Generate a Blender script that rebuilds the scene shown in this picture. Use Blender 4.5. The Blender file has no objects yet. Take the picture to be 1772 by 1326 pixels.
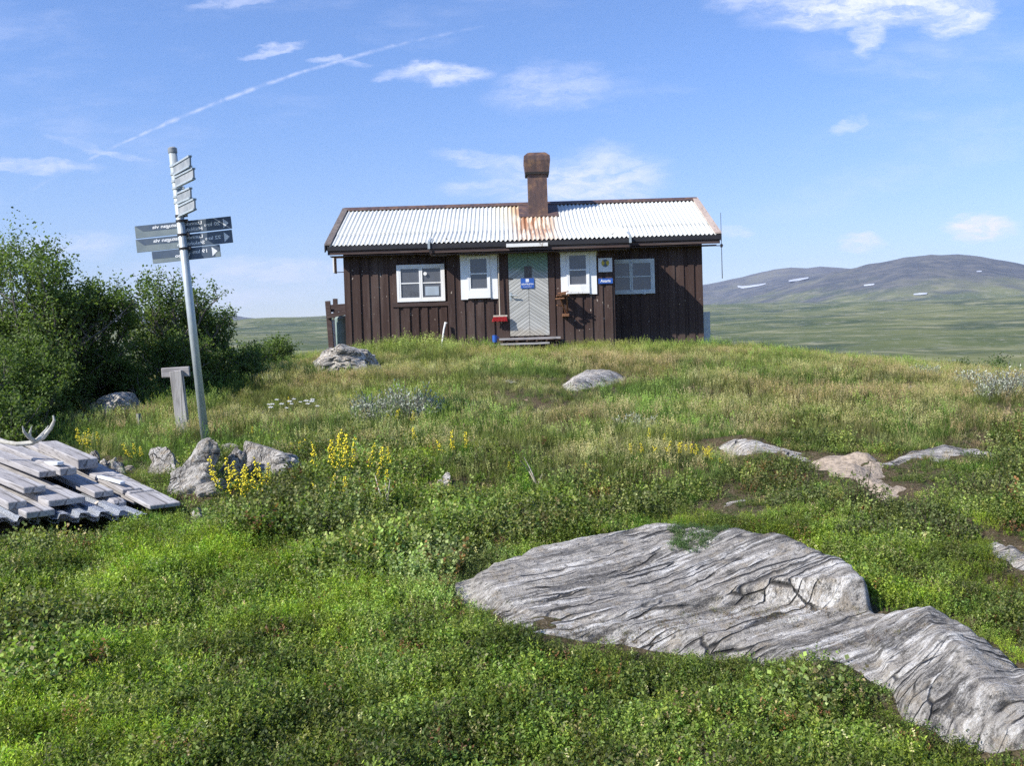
import bpy, bmesh, math, random
import numpy as np
from mathutils import Matrix, Vector
R = math.radians
rng = np.random.default_rng(7)
random.seed(7)
scene = bpy.context.scene
COL = scene.collection

# ---------------------------------------------------------------- camera
FPX, CX, CY = 1700.0, 886.0, 663.0
PITCH, ROLL, EYE = R(2.12), R(1.75), 1.6
cam_d = bpy.data.cameras.new('camera'); cam = bpy.data.objects.new('camera', cam_d); COL.objects.link(cam)
cam_d.sensor_width = 36.0; cam_d.lens = 36.0 * FPX / 1772.0
cam_d.clip_start = 0.05; cam_d.clip_end = 40000
MCAM = Matrix.Rotation(math.pi/2 - PITCH, 4, 'X') @ Matrix.Rotation(-ROLL, 4, 'Z')
cam.matrix_world = Matrix.Translation((0, 0, EYE)) @ MCAM
scene.camera = cam
M3 = np.array(MCAM.to_3x3())

# ---------------------------------------------------------------- view / render settings
scene.view_settings.view_transform = 'Standard'
scene.view_settings.look = 'None'
scene.view_settings.gamma = 1
scene.view_settings.exposure = 0.85
scene.render.engine = 'CYCLES'
cy = scene.cycles
cy.max_bounces = 5; cy.diffuse_bounces = 2; cy.glossy_bounces = 2; cy.transmission_bounces = 3
cy.transparent_max_bounces = 6; cy.volume_bounces = 0
cy.sample_clamp_indirect = 4
cy.use_denoising = False

# ---------------------------------------------------------------- sun + sky
LT = Vector((1.75, 1.0, -1.6)).normalized()          # the way the sunlight travels
SUN_EL = math.asin(-LT.z)
sd = bpy.data.lights.new('sun', 'SUN'); sd.energy = 4.2; sd.angle = R(0.53); sd.color = (1.0, 0.955, 0.88)
sun = bpy.data.objects.new('sun', sd); COL.objects.link(sun)
sun.rotation_euler = LT.to_track_quat('-Z', 'Y').to_euler(); sun.location = (-20, -10, 20)

def dirpx(px, py):
    return M3 @ np.array([(px-CX)/FPX, -(py-CY)/FPX, -1.0])
def uv(px, py):
    d = dirpx(px, py); return d[0]/d[1], d[2]/d[1]
def W(px, py, Y):
    d = dirpx(px, py); t = Y/d[1]
    return d[0]*t, EYE + d[2]*t

# ---------------------------------------------------------------- node helper
class NT:
    def __init__(s, tree): s.t = tree; s.t.nodes.clear()
    def n(s, typ, **kw):
        nd = s.t.nodes.new(typ)
        for k, v in kw.items():
            if k == 'inp':
                for i, val in v.items():
                    if hasattr(val, 'is_linked') or isinstance(val, bpy.types.NodeSocket): s.t.links.new(val, nd.inputs[i])
                    else: nd.inputs[i].default_value = val
            else: setattr(nd, k, v)
        return nd
    def math(s, op, a, b=0.0, c=None, clamp=False):
        i = {0: a, 1: b}
        if c is not None: i[2] = c
        return s.n('ShaderNodeMath', operation=op, use_clamp=clamp, inp=i).outputs[0]
    def vmath(s, op, a, b=(0, 0, 0)):
        nd = s.n('ShaderNodeVectorMath', operation=op, inp={0: a})
        if op == 'SCALE':
            if isinstance(b, bpy.types.NodeSocket): s.t.links.new(b, nd.inputs['Scale'])
            else: nd.inputs['Scale'].default_value = b
        elif isinstance(b, bpy.types.NodeSocket): s.t.links.new(b, nd.inputs[1])
        else: nd.inputs[1].default_value = b
        return nd.outputs['Value'] if op in ('LENGTH', 'DOT_PRODUCT') else nd.outputs[0]
    def noise(s, vec, scale, detail=3, rough=0.55, color=False):
        nd = s.n('ShaderNodeTexNoise', inp={'Vector': vec, 'Scale': scale, 'Detail': detail, 'Roughness': rough})
        return nd.outputs[1 if color else 0]
    def mapr(s, v, a, b, c=0.0, d=1.0, interp='SMOOTHSTEP'):
        return s.n('ShaderNodeMapRange', interpolation_type=interp, inp={0: v, 1: a, 2: b, 3: c, 4: d}).outputs[0]
    def mix(s, f, a, b, blend='MIX'):
        nd = s.n('ShaderNodeMix', data_type='RGBA', blend_type=blend)
        for idx, val in ((0, f), (6, a), (7, b)):
            if isinstance(val, bpy.types.NodeSocket): s.t.links.new(val, nd.inputs[idx])
            else:
                if idx and len(val) == 3: val = (*val, 1)
                nd.inputs[idx].default_value = val
        return nd.outputs[2]
    def ramp(s, f, stops):
        nd = s.n('ShaderNodeValToRGB', inp={0: f}); cr = nd.color_ramp
        while len(cr.elements) < len(stops): cr.elements.new(0.5)
        for e, (p, c) in zip(cr.elements, stops): e.position = p; e.color = (*c, 1)
        return nd.outputs[0]
    def comb(s, x, y, z): return s.n('ShaderNodeCombineXYZ', inp={0: x, 1: y, 2: z}).outputs[0]
    def sep(s, v): return s.n('ShaderNodeSeparateXYZ', inp={0: v}).outputs

# ---------------------------------------------------------------- world: nishita sky with clouds
world = bpy.data.worlds.new('World'); scene.world = world; world.use_nodes = True
w = NT(world.node_tree)
sky = w.n('ShaderNodeTexSky', sky_type='NISHITA', sun_disc=False)
sky.sun_elevation = SUN_EL
sky.sun_rotation = math.atan2(-LT.x, -LT.y)          # compass bearing of the sun, from +Y towards +X
sky.air_density = 1.0; sky.dust_density = 0.25; sky.ozone_density = 2.2
tc = w.n('ShaderNodeTexCoord').outputs['Generated']
X_, Y_, Z_ = w.sep(tc)
ys = w.math('MAXIMUM', Y_, 0.02)
u_ = w.math('DIVIDE', X_, ys); v_ = w.math('DIVIDE', Z_, ys)
uvv = w.comb(u_, v_, 0.0)
nz = w.noise(w.vmath('MULTIPLY', uvv, (9, 26, 1)), 1.0, 5, 0.62, True)
nz2 = w.noise(w.vmath('MULTIPLY', uvv, (38, 90, 1)), 1.0, 4, 0.6, True)
wv = w.vmath('ADD', uvv, w.vmath('MULTIPLY', w.vmath('SUBTRACT', nz, (.5, .5, .5)), (0.055, 0.034, 0)))
wv = w.vmath('ADD', wv, w.vmath('MULTIPLY', w.vmath('SUBTRACT', nz2, (.5, .5, .5)), (0.02, 0.012, 0)))
acc = None
CLOUDS = [  # px, py, half width, half height, tilt deg, strength
 (1500, 8, 170, 38, 2, .95), (1660, 30, 60, 28, 20, .8), (1330, -5, 90, 22, 0, .5), (1510, 52, 40, 26, 70, .7),
 (755, 126, 88, 17, -3, .75), (690, 128, 45, 10, 10, .45), (955, 155, 95, 38, 0, .38),
 (1010, 318, 125, 50, 4, .8), (850, 280, 85, 14, -12, .5), (850, 330, 85, 16, -5, .45), (930, 300, 90, 26, 0, .35),
 (472, 88, 50, 8, 6, .55), (585, 103, 40, 6, -5, .5), (1700, 393, 62, 18, -4, 1.6), (1490, 423, 38, 18, 0, 1.1),
 (1272, 401, 30, 8, 0, .5), (1458, 217, 34, 12, 20, .5), (1690, 240, 120, 45, 12, .14), (1560, 120, 160, 30, -15, .13),
 (50, 288, 110, 12, -8, .55), (170, 262, 90, 6, -18, .4), (90, 432, 120, 24, 3, .5), (420, 470, 190, 26, -4, .5), (300, 520, 260, 30, 0, .4),
 (430, 2, 90, 10, 0, .4), (1500, 320, 200, 30, 10, .12), (-150, 350, 120, 40, 0, .5), (2000, 300, 150, 40, 0, .6), (2300, 120, 220, 60, 10, .7), (-400, 150, 200, 50, -10, .6)]
for (px, py, rx, ry, tl, st) in CLOUDS:
    cu, cv = uv(px, py)
    a = R(tl + 1.75)
    d = w.vmath('SUBTRACT', wv, (cu, cv, 0))
    du = w.vmath('DOT_PRODUCT', d, (math.cos(a)/(rx/FPX), math.sin(a)/(rx/FPX), 0))
    dv = w.vmath('DOT_PRODUCT', d, (-math.sin(a)/(ry/FPX), math.cos(a)/(ry/FPX), 0))
    l2 = w.math('ADD', w.math('MULTIPLY', du, du), w.math('MULTIPLY', dv, dv))
    m = w.mapr(l2, 1.9, 0.0, 0.0, st)
    acc = m if acc is None else w.math('MAXIMUM', acc, m)
# contrail: a long, slightly bowed streak
ca, cb = uv(222, 243), uv(850, 42)
ang = math.atan2(cb[1]-ca[1], cb[0]-ca[0]); L = math.hypot(cb[0]-ca[0], cb[1]-ca[1])
d = w.vmath('SUBTRACT', w.vmath('ADD', uvv, w.vmath('MULTIPLY', w.vmath('SUBTRACT', nz2, (.5, .5, .5)), (0.0035, 0.0035, 0))), (ca[0], ca[1], 0))
s_ = w.math('DIVIDE', w.vmath('DOT_PRODUCT', d, (math.cos(ang), math.sin(ang), 0)), L)
t_ = w.vmath('DOT_PRODUCT', d, (-math.sin(ang), math.cos(ang), 0))
bow = w.math('MULTIPLY', w.math('MULTIPLY', s_, w.math('SUBTRACT', 1.0, s_)), 0.048)
off = w.math('ABSOLUTE', w.math('SUBTRACT', t_, bow))
wd = w.math('ADD', 0.0012, w.math('MULTIPLY', w.noise(w.vmath('MULTIPLY', uvv, (25, 25, 1)), 1.0, 3), 0.0030))
core = w.math('SUBTRACT', 1.0, w.math('DIVIDE', off, wd), clamp=True)
fade = w.math('MULTIPLY', w.mapr(s_, -0.42, 0.16), w.mapr(s_, 1.12, 0.5))
trail = w.math('MULTIPLY', w.math('MULTIPLY', core, fade), w.mapr(w.noise(w.vmath('MULTIPLY', uvv, (60, 60, 1)), 1.0, 3), 0.35, 0.65, 0.08, 0.42))
wisp = w.noise(w.vmath('MULTIPLY', uvv, (3.0, 11, 1)), 1.0, 6, 0.65)
wisp = w.mapr(wisp, 0.5, 0.85, 0, 0.28)
tex = w.mapr(w.noise(w.vmath('MULTIPLY', wv, (24, 75, 1)), 1.0, 8, 0.7), 0.3, 0.68, 0.15, 0.86)
cl = w.math('MAXIMUM', w.math('MAXIMUM', w.math('MULTIPLY', acc, tex), wisp), trail)
cl = w.math('MULTIPLY', cl, w.mapr(Y_, 0.02, 0.3))
hzf = w.mapr(Z_, 0.30, -0.02, 0.0, 1.0)
tinted = w.mix(1.0, sky.outputs[0], w.mix(hzf, (0.73, 0.92, 1.28), (0.93, 0.90, 1.04)), 'MULTIPLY')
cc = w.mix(w.mapr(Z_, 0.0, 0.35), (7.2, 6.9, 8.4), (8.2, 8.2, 9.4))
skyc = w.mix(cl, tinted, cc)
bg = w.n('ShaderNodeBackground', inp={0: skyc, 1: 0.088})
w.n('ShaderNodeOutputWorld', inp={0: bg.outputs[0]})

# ---------------------------------------------------------------- numpy noise + terrain
def _h(ix, iy, seed):
    n = (ix.astype(np.int64)*374761393 + iy.astype(np.int64)*668265263 + seed*1442695041) & 0xffffffff
    n = ((n ^ (n >> 13)) * 1274126177) & 0xffffffff
    return ((n ^ (n >> 16)) & 0xffff) / 65535.0
def vn(x, y, seed=0):
    x = np.asarray(x, float); y = np.asarray(y, float)
    ix = np.floor(x); iy = np.floor(y); fx = x-ix; fy = y-iy
    fx = fx*fx*fx*(fx*(fx*6-15)+10); fy = fy*fy*fy*(fy*(fy*6-15)+10)
    a = _h(ix, iy, seed); b = _h(ix+1, iy, seed); c = _h(ix, iy+1, seed); d = _h(ix+1, iy+1, seed)
    return (a*(1-fx)+b*fx)*(1-fy) + (c*(1-fx)+d*fx)*fy - 0.5
def fbm(x, y, o=4, seed=0, g=0.5):
    s = 0; a = 1.0
    for k in range(o):
        s = s + a*vn(x*2**k+k*17.3, y*2**k-k*9.1, seed+k); a *= g
    return s
def sst(a, b, x):
    t = np.clip((np.asarray(x, float)-a)/(b-a), 0, 1); return t*t*(3-2*t)

CTRL = np.array([
 (-3,0,-.2),(0,0,-.2),(3,0,-.2),(-8,0,-.2),(8,0,-.3),(-3,-8,-.8),(3,-8,-.8),
 (-3,4,0),(0,4,0),(3,4,0),(0,7,.3),(-4,7,.27),(4,7,.3),(8,7,.2),(-9,7,.1),
 (-4,10,.6),(0,10,.62),(4,10,.58),(-8,10,.5),(8,10,.45),(-13,10,.2),(13,10,.2),
 (-8,13,.72),(-4,13,.9),(0,13,.95),(4,13,.92),(8,13,.72),(12,13,.4),
 (-9,16,.75),(-6,16,1.0),(-3,16,1.18),(0,16,1.25),(5,16,1.08),(8,16,.8),(11,16,.45),
 (-9,19,.7),(-6,19,1.15),(-4,19,1.38),(0,19.5,1.31),(3,19.5,1.31),(6,19.5,1.10),(8.5,19.5,.78),(11,19.5,.36),(15,19,-.1),
 (-4,22,1.33),(-2,21.2,1.40),(0,21,1.38),(3,22,1.35),(4.6,22,1.31),(6.5,22,1.1),(0,25,1.48),(4,26,1.45),(-4,26,1.35),
 (-8,23,.8),(8.5,24,.9),(12,24,.1),(-13,20,.1),(0,32,.9),(-9,30,0),(9,30,.1),(0,42,-1.0),(-20,25,-1),(20,25,-1.2),(-15,40,-2),(15,40,-2)], float)
def _U(r2): return np.where(r2 > 1e-12, r2*np.log(np.maximum(r2, 1e-12)), 0)
_P = CTRL[:, :2]; _n = len(_P)
_K = _U(((_P[:, None]-_P[None])**2).sum(-1)) + np.eye(_n)*4.0
_A = np.zeros((_n+3, _n+3)); _A[:_n, :_n] = _K; _A[:_n, _n] = 1; _A[:_n, _n+1:] = _P
_A[_n, :_n] = 1; _A[_n+1:, :_n] = _P.T
_w = np.linalg.solve(_A, np.concatenate([CTRL[:, 2], [0, 0, 0]]))
def tps(x, y):
    x = np.asarray(x, float); y = np.asarray(y, float); sh = x.shape; x = x.ravel(); y = y.ravel()
    out = _w[_n] + _w[_n+1]*x + _w[_n+2]*y
    for i in range(_n): out += _w[i]*_U((x-_P[i, 0])**2 + (y-_P[i, 1])**2)
    return out.reshape(sh)

def hz(px): return 600-(px-886)*math.tan(ROLL)
def tabl(pts):
    return np.array([math.atan2(px-886, 1700) for px, _ in pts]), np.array([(hz(px)-py)/1700 for px, py in pts])
T1 = tabl([(800,560),(1000,525),(1120,502),(1218,485),(1260,478),(1300,470),(1345,461),(1372,458),(1400,460),(1424,458),(1455,461),(1490,464),(1560,476),(1700,500),(1900,540)])
T2 = tabl([(1000,570),(1218,522),(1300,503),(1400,479),(1450,468),(1490,463),(1530,453),(1570,446),(1615,443),(1660,445),(1700,450),(1740,456),(1772,462),(1860,478),(2000,500),(2300,520)])
T3 = tabl([(-800,560),(0,552),(340,545),(372,543),(395,545),(430,552),(560,560),(700,560)])
def Hfar(x, y):
    r = np.hypot(x, y); th = np.arctan2(x, y)
    rise = 1.6 + 0.0365*3300 + 15 + 18*vn(th*9, 0*th, 3)
    z = -15 + rise*sst(200, 3900, r)**0.85
    z = z + sst(150, 600, r)*(fbm(x/140, y/140, 3, 11)*3.5) + sst(800, 2500, r)*fbm(x/420, y/420, 4, 5)*16
    for (ta, te), Rr, r0, sd_ in ((T1, 6200, 3600, 21), (T2, 4800, 2500, 31), (T3, 6400, 3900, 41)):
        E = np.interp(th, ta, te, left=-.02, right=-.02)
        inside = (y > 0)
        top = 1.6 + (E-.0062*(Rr < 6300))*Rr
        prof = np.where(r < Rr, sst(r0-700, Rr*1.02, r)**1.15, 1-sst(Rr, Rr*1.6, r)*.8)
        m = -40 + (top+40)*prof + fbm(x/330, y/330, 4, sd_)*30*sst(r0-500, Rr*.9, r)*(1-.7*sst(Rr*.85, Rr, r))
        z = np.where(inside, np.maximum(z, m), z)
    return z
def H(x, y):
    x = np.asarray(x, float); y = np.asarray(y, float)
    near = tps(np.clip(x, -40, 40), np.clip(y, -20, 60))
    bump = fbm(x/1.3, y/1.3, 2, 1)*.12 + fbm(x/.45+5, y/.45, 2, 2)*.13*(1-sst(8, 12, y)*.7)
    hd = np.hypot((x-.3)/4.6, (y-24.2)/3.4)
    bump = bump*sst(0.8, 1.25, hd)
    near = near + bump
    q = np.hypot(x*1.0, (y-13))
    wgt = sst(24, 60, q)
    zf = Hfar(x, y)
    near = np.maximum(near, -14.5)
    return near*(1-wgt) + zf*wgt
_ts = np.geomspace(1.5, 90, 900)
def G(px, py, lift=0.0):
    d = dirpx(px, py); xs = d[0]*_ts/d[1]; zs = EYE + d[2]*_ts/d[1]
    hh = H(xs, _ts) + lift
    k = np.where(zs < hh)[0]
    if len(k) == 0: k = [np.argmin(zs-hh)]
    k = max(int(k[0]), 1)
    a = zs[k-1]-hh[k-1]; b = hh[k]-zs[k]; f = a/(a+b) if a+b > 1e-9 else 0.5
    Y = _ts[k-1]*(1-f)+_ts[k]*f; X = d[0]*Y/d[1]
    return float(X), float(Y), float(H(X, Y))
def proj(x, y, z):
    v = M3.T @ np.array([x, y, z-EYE]); return CX+FPX*v[0]/-v[2], CY-FPX*v[1]/-v[2]

# ---------------------------------------------------------------- mesh helpers
def tag(o, label=None, cat=None, group=None, kind=None):
    if label: o['label'] = label
    if cat: o['category'] = cat
    if group: o['group'] = group
    if kind: o['kind'] = kind
    return o
def mesh_np(name, V, F, mat, parent=None, smooth=False, origin=None):
    """V (n,3) world coordinates, F (m,k) or list; linked as one object"""
    V = np.asarray(V, float)
    if origin is None: origin = tuple(parent.location) if parent is not None else (0, 0, 0)
    me = bpy.data.meshes.new(name)
    if isinstance(F, np.ndarray) and len(F):
        m, k = F.shape
        me.vertices.add(len(V)); me.vertices.foreach_set('co', (V-np.array(origin)).ravel())
        me.loops.add(m*k); me.loops.foreach_set('vertex_index', F.ravel().astype(np.int32))
        me.polygons.add(m); me.polygons.foreach_set('loop_start', np.arange(0, m*k, k, dtype=np.int32))
        me.update(calc_edges=True)
    else:
        me.from_pydata([tuple(v) for v in (V-np.array(origin))], [], [tuple(f) for f in F]); me.update()
    if smooth: me.polygons.foreach_set('use_smooth', np.ones(len(me.polygons), bool))
    if mat:
        for mm in (mat if isinstance(mat, (list, tuple)) else [mat]): me.materials.append(mm)
    o = bpy.data.objects.new(name, me); COL.objects.link(o)
    if parent is not None: o.parent = parent
    else: o.location = origin
    return o
def mesh_bm(name, bm, mat, parent=None, bevel=0.0, smooth=False, origin=None):
    if bevel:
        bmesh.ops.bevel(bm, geom=[e for e in bm.edges if e.calc_face_angle(0) > .6], offset=bevel, segments=1, affect='EDGES', clamp_overlap=True)
    bmesh.ops.recalc_face_normals(bm, faces=bm.faces)
    if origin is None: origin = tuple(parent.location) if parent is not None else None
    if origin is None:
        co = [v.co for v in bm.verts]; n = len(co)
        origin = (sum(c.x for c in co)/n, sum(c.y for c in co)/n, min(c.z for c in co))
    bmesh.ops.translate(bm, verts=bm.verts, vec=-Vector(origin))
    me = bpy.data.meshes.new(name); bm.to_mesh(me); bm.free()
    if smooth: me.polygons.foreach_set('use_smooth', np.ones(len(me.polygons), bool))
    for mm in (mat if isinstance(mat, (list, tuple)) else [mat]): me.materials.append(mm)
    o = bpy.data.objects.new(name, me); COL.objects.link(o)
    if parent is not None: o.parent = parent
    else: o.location = origin
    return o
def empty(name, loc):
    o = bpy.data.objects.new(name, None); o.location = loc; COL.objects.link(o); o.empty_display_size = .2; return o
def box(bm, x0, x1, y0, y1, z0, z1, M=None):
    vs = [bm.verts.new((x, y, z)) for x in (x0, x1) for y in (y0, y1) for z in (z0, z1)]
    for f in ((0,1,3,2),(4,6,7,5),(0,4,5,1),(2,3,7,6),(0,2,6,4),(1,5,7,3)): bm.faces.new([vs[i] for i in f])
    if M is not None: bmesh.ops.transform(bm, matrix=M, verts=vs)
    return vs
def boxb(*a, **k):
    bm = bmesh.new(); box(bm, *a, **k); return bm
def prism(bm, pts, x0, x1):
    """profile pts (y,z) extruded along x"""
    A = [bm.verts.new((x0, y, z)) for y, z in pts]; B = [bm.verts.new((x1, y, z)) for y, z in pts]; n = len(pts)
    for i in range(n): bm.faces.new((A[i], A[(i+1) % n], B[(i+1) % n], B[i]))
    bm.faces.new(A[::-1]); bm.faces.new(B)
def tube(bm, pts, radii, seg=10, cap=True):
    rings = []; pts = [Vector(p) for p in pts]
    for i, p in enumerate(pts):
        t = (pts[min(i+1, len(pts)-1)]-pts[max(i-1, 0)]).normalized()
        a = t.cross(Vector((0.31, 0.9, 0.2))).normalized(); b = t.cross(a)
        rings.append([bm.verts.new(p + (a*math.cos(2*math.pi*k/seg)+b*math.sin(2*math.pi*k/seg))*radii[i]) for k in range(seg)])
    for i in range(len(rings)-1):
        for k in range(seg): bm.faces.new((rings[i][k], rings[i][(k+1) % seg], rings[i+1][(k+1) % seg], rings[i+1][k]))
    if cap: bm.faces.new(rings[0][::-1]); bm.faces.new(rings[-1])
def copy_tree(o, parent=None):
    c = o.copy(); COL.objects.link(c); c.parent = parent
    for ch in list(o.children): copy_tree(ch, c)
    return c

# ---------------------------------------------------------------- materials
def newmat(name):
    m = bpy.data.materials.new(name); m.use_nodes = True; return m, NT(m.node_tree)
def out(t, sh, disp=None):
    o = t.n('ShaderNodeOutputMaterial', inp={0: sh})
    return o
def princ(t, col, rough=0.8, bump=None, bstr=0.3, bdist=0.01, metal=0.0, spec=0.4):
    p = t.n('ShaderNodeBsdfPrincipled', inp={'Base Color': col if isinstance(col, bpy.types.NodeSocket) else (*col, 1), 'Roughness': rough, 'Metallic': metal, 'Specular IOR Level': spec})
    if bump is not None:
        b = t.n('ShaderNodeBump', inp={'Strength': bstr, 'Distance': bdist, 'Height': bump}); t.t.links.new(b.outputs[0], p.inputs['Normal'])
    return p.outputs[0]
def simple(name, c1, c2=None, scale=8, rough=0.7, stretch=(1, 1, 1), metal=0.0, bstr=0.2, bdist=.005, spec=.4, lo=.35, hi=.65):
    m, t = newmat(name)
    tcn = t.n('ShaderNodeTexCoord').outputs['Object']
    nn = t.noise(t.vmath('MULTIPLY', tcn, stretch), scale, 5, 0.6)
    col = t.mix(t.mapr(nn, lo, hi), c1, c2 or tuple(c*.75 for c in c1))
    out(t, princ(t, col, rough, nn, bstr, bdist, metal, spec)); return m
def wood(name, c1, c2, c3, axis='Z', knots=True, rough=.8, bstr=.4):
    st = {'Z': (1, 1, .06), 'X': (.06, 1, 1), 'Y': (1, .06, 1)}[axis]
    m, t = newmat(name)
    tcn = t.n('ShaderNodeTexCoord').outputs['Object']
    v = t.vmath('MULTIPLY', tcn, st)
    g = t.noise(v, 60, 6, 0.65); big = t.noise(v, 7, 4, .6); sp = t.noise(tcn, 3.2, 3, .6)
    col = t.mix(t.mapr(big, .3, .7), c1, c2)
    g2 = t.noise(t.vmath('MULTIPLY', tcn, tuple(.02 if q < 1 else 1 for q in st)), 22, 3, .6)
    col = t.mix(t.mapr(g, .48, .66, 0, .7), col, c3); col = t.mix(t.mapr(g2, .56, .64, 0, .75), col, c3)
    col = t.mix(t.mapr(sp, .6, .75, 0, .5), col, c3)
    out(t, princ(t, col, rough, g, bstr, .004)); return m

M = {}
# brown tarred boards, each board a little different
m, t = newmat('tarred_wood')
oi = t.n('ShaderNodeTexCoord').outputs['Object']
px_, py_, pz_ = t.sep(oi)
bid = t.n('ShaderNodeTexWhiteNoise', noise_dimensions='1D', inp={'W': t.math('FLOOR', t.math('MULTIPLY', px_, 9.1))}).outputs[0]
v = t.vmath('MULTIPLY', oi, (1, 1, .07)); g = t.noise(v, 55, 6, .65); big = t.noise(v, 6, 4, .6)
col = t.mix(bid, (.056, .034, .029), (.090, .058, .049))
col = t.mix(t.mapr(big, .35, .7, 0, .7), col, (.05, .033, .029))
col = t.mix(t.mapr(g, .5, .75, 0, .55), col, (.13, .085, .07))
chips = t.noise(t.vmath('MULTIPLY', oi, (1, 1, .45)), 17, 2, .5)
wz = t.mapr(pz_, 0.0, .5, .55, 0.0); col = t.mix(wz, col, (.11, .085, .07))
wn_ = t.noise(t.vmath('MULTIPLY', oi, (1, 1, .15)), 3.0, 5, .7); col = t.mix(t.mapr(wn_, .5, .66, 0, .6), col, (.125, .09, .078))
col = t.mix(t.mapr(chips, .715, .74), col, (.42, .36, .30))
out(t, princ(t, col, .85, g, .5, .004, spec=.2)); M['tar'] = m
M['darkpaint'] = simple('dark_painted_wood', (.016, .016, .022), (.03, .028, .03), 12, .6, (.2, 1, 1))
M['brownboard'] = wood('brown_board', (.05, .032, .03), (.075, .045, .038), (.12, .09, .08), 'X')
M['greyrake'] = wood('weathered_rake_board', (.13, .11, .10), (.19, .16, .14), (.07, .055, .05), 'Y')
M['tanrake'] = wood('pale_rake_board', (.42, .33, .28), (.5, .4, .34), (.25, .2, .17), 'Y')
M['white'] = simple('white_painted_wood', (.88, .88, .87), (.76, .75, .72), 9, .6, (1, 1, .3), lo=.45, hi=.8)
M['oldwhite'] = simple('peeling_white_paint', (.78, .77, .74), (.30, .25, .2), 16, .7, (1, 1, .4), lo=.56, hi=.66)
M['greywhite'] = simple('grey_painted_wood', (.66, .70, .71), (.54, .58, .60), 9, .6)
M['cream'] = simple('worn_cream_paint', (.78, .62, .42), (.70, .66, .58), 14, .65)
M['weather'] = wood('silver_weathered_wood_z', (.33, .31, .295), (.47, .45, .43), (.13, .12, .11), 'Z')
M['weatherx'] = wood('silver_weathered_wood_x', (.31, .29, .285), (.47, .45, .44), (.10, .09, .085), 'X')
m, t = newmat('window_pane')
nn = t.noise(t.n('ShaderNodeTexCoord').outputs['Object'], 3, 2)
out(t, princ(t, t.mix(nn, (.09, .095, .11), (.15, .155, .175)), .06, nn, .12, .02, metal=.2, spec=.55)); M['pane'] = m
M['metal'] = simple('galvanised_steel', (.42, .46, .47), (.52, .57, .57), 30, .42, (1, 1, .2), metal=.35, bstr=.05)
M['rust'] = simple('rusty_iron', (.14, .06, .03), (.28, .14, .07), 30, .85)
M['black'] = simple('black_iron', (.02, .02, .022), (.035, .03, .03), 30, .6)
M['red'] = simple('red_bristle', (.50, .02, .025), (.33, .015, .02), 60, .8, (1, 1, .1))
M['palehandle'] = simple('pale_round_wood', (.45, .38, .30), (.55, .48, .4), 20, .6, (1, 1, .1))
M['blue'] = simple('blue_enamel', (.035, .12, .45), (.03, .10, .38), 12, .4, bstr=0)
M['letter'] = simple('white_lettering', (.85, .86, .86), (.8, .82, .84), 12, .5, bstr=0)
M['signwhite'] = simple('white_enamel', (.74, .76, .78), (.70, .71, .73), 8, .4, bstr=0)
M['yellow'] = simple('yellow_enamel', (.55, .42, .04), (.48, .36, .04), 12, .4, bstr=0)
M['green'] = simple('green_drum', (.16, .22, .20), (.22, .28, .26), 6, .6)
M['bone'] = simple('bleached_antler', (.52, .50, .44), (.35, .33, .28), 18, .55)
M['board'] = simple('sign_board', (.25, .29, .29), (.20, .24, .25), 6, .35, bstr=0, metal=.1)
M['film'] = simple('slate_blue', (.085, .115, .165), (.11, .14, .18), 9, .3, bstr=0)
M['boardlight'] = simple('pale_sign_board', (.34, .35, .35), (.22, .24, .25), 6, .4, bstr=0)

# chimney: brown sheet metal
m, t = newmat('brown_chimney_metal')
oi = t.n('ShaderNodeTexCoord').outputs['Object']
g = t.noise(t.vmath('MULTIPLY', oi, (1, 1, .25)), 9, 5, .6)
col = t.mix(t.mapr(g, .35, .7), (.085, .06, .058), (.16, .095, .075))
col = t.mix(t.mapr(t.noise(oi, 6, 4), .5, .75, 0, .8), col, (.27, .16, .09))
out(t, princ(t, col, .55, g, .15, .004, .2)); M['chimney'] = m
# corrugated roof: off-white with rust runs below the chimney
CHX = 0.0
m, t = newmat('corrugated_white_sheet')
gp = t.n('ShaderNodeNewGeometry').outputs['Position']
gx, gy, gz = t.sep(gp)
streak = t.noise(t.comb(t.math('MULTIPLY', gx, 14), t.math('MULTIPLY', gy, .8), 0), 1.0, 4, .6)
dx = t.math('ABSOLUTE', t.math('SUBTRACT', gx, 0.63))
near_ = t.mapr(dx, .72, .18, 0, 1)
down = t.mapr(gy, 20.9, 23.3, .55, 1)
rustm = t.math('MULTIPLY', t.math('MULTIPLY', near_, t.mapr(streak, .38, .56)), down)
lime = t.math('MULTIPLY', t.math('MULTIPLY', t.mapr(t.math('ABSOLUTE', t.math('SUBTRACT', gx, .2)), .7, .2), t.mapr(gy, 22.4, 24.2)), t.mapr(streak, .3, .7, .2, .7))
base = t.mix(t.mapr(t.noise(gp, 1.7, 4), .3, .7), (.66, .665, .63), (.57, .59, .565))
base = t.mix(lime, base, (.75, .62, .33))
base = t.mix(t.math('MULTIPLY', near_, t.math('MULTIPLY', down, .5)), base, (.78, .55, .28))
base = t.mix(rustm, base, (.30, .13, .06))
out(t, princ(t, base, .45, None, metal=0.0, spec=.4)); M['roof'] = m
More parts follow.
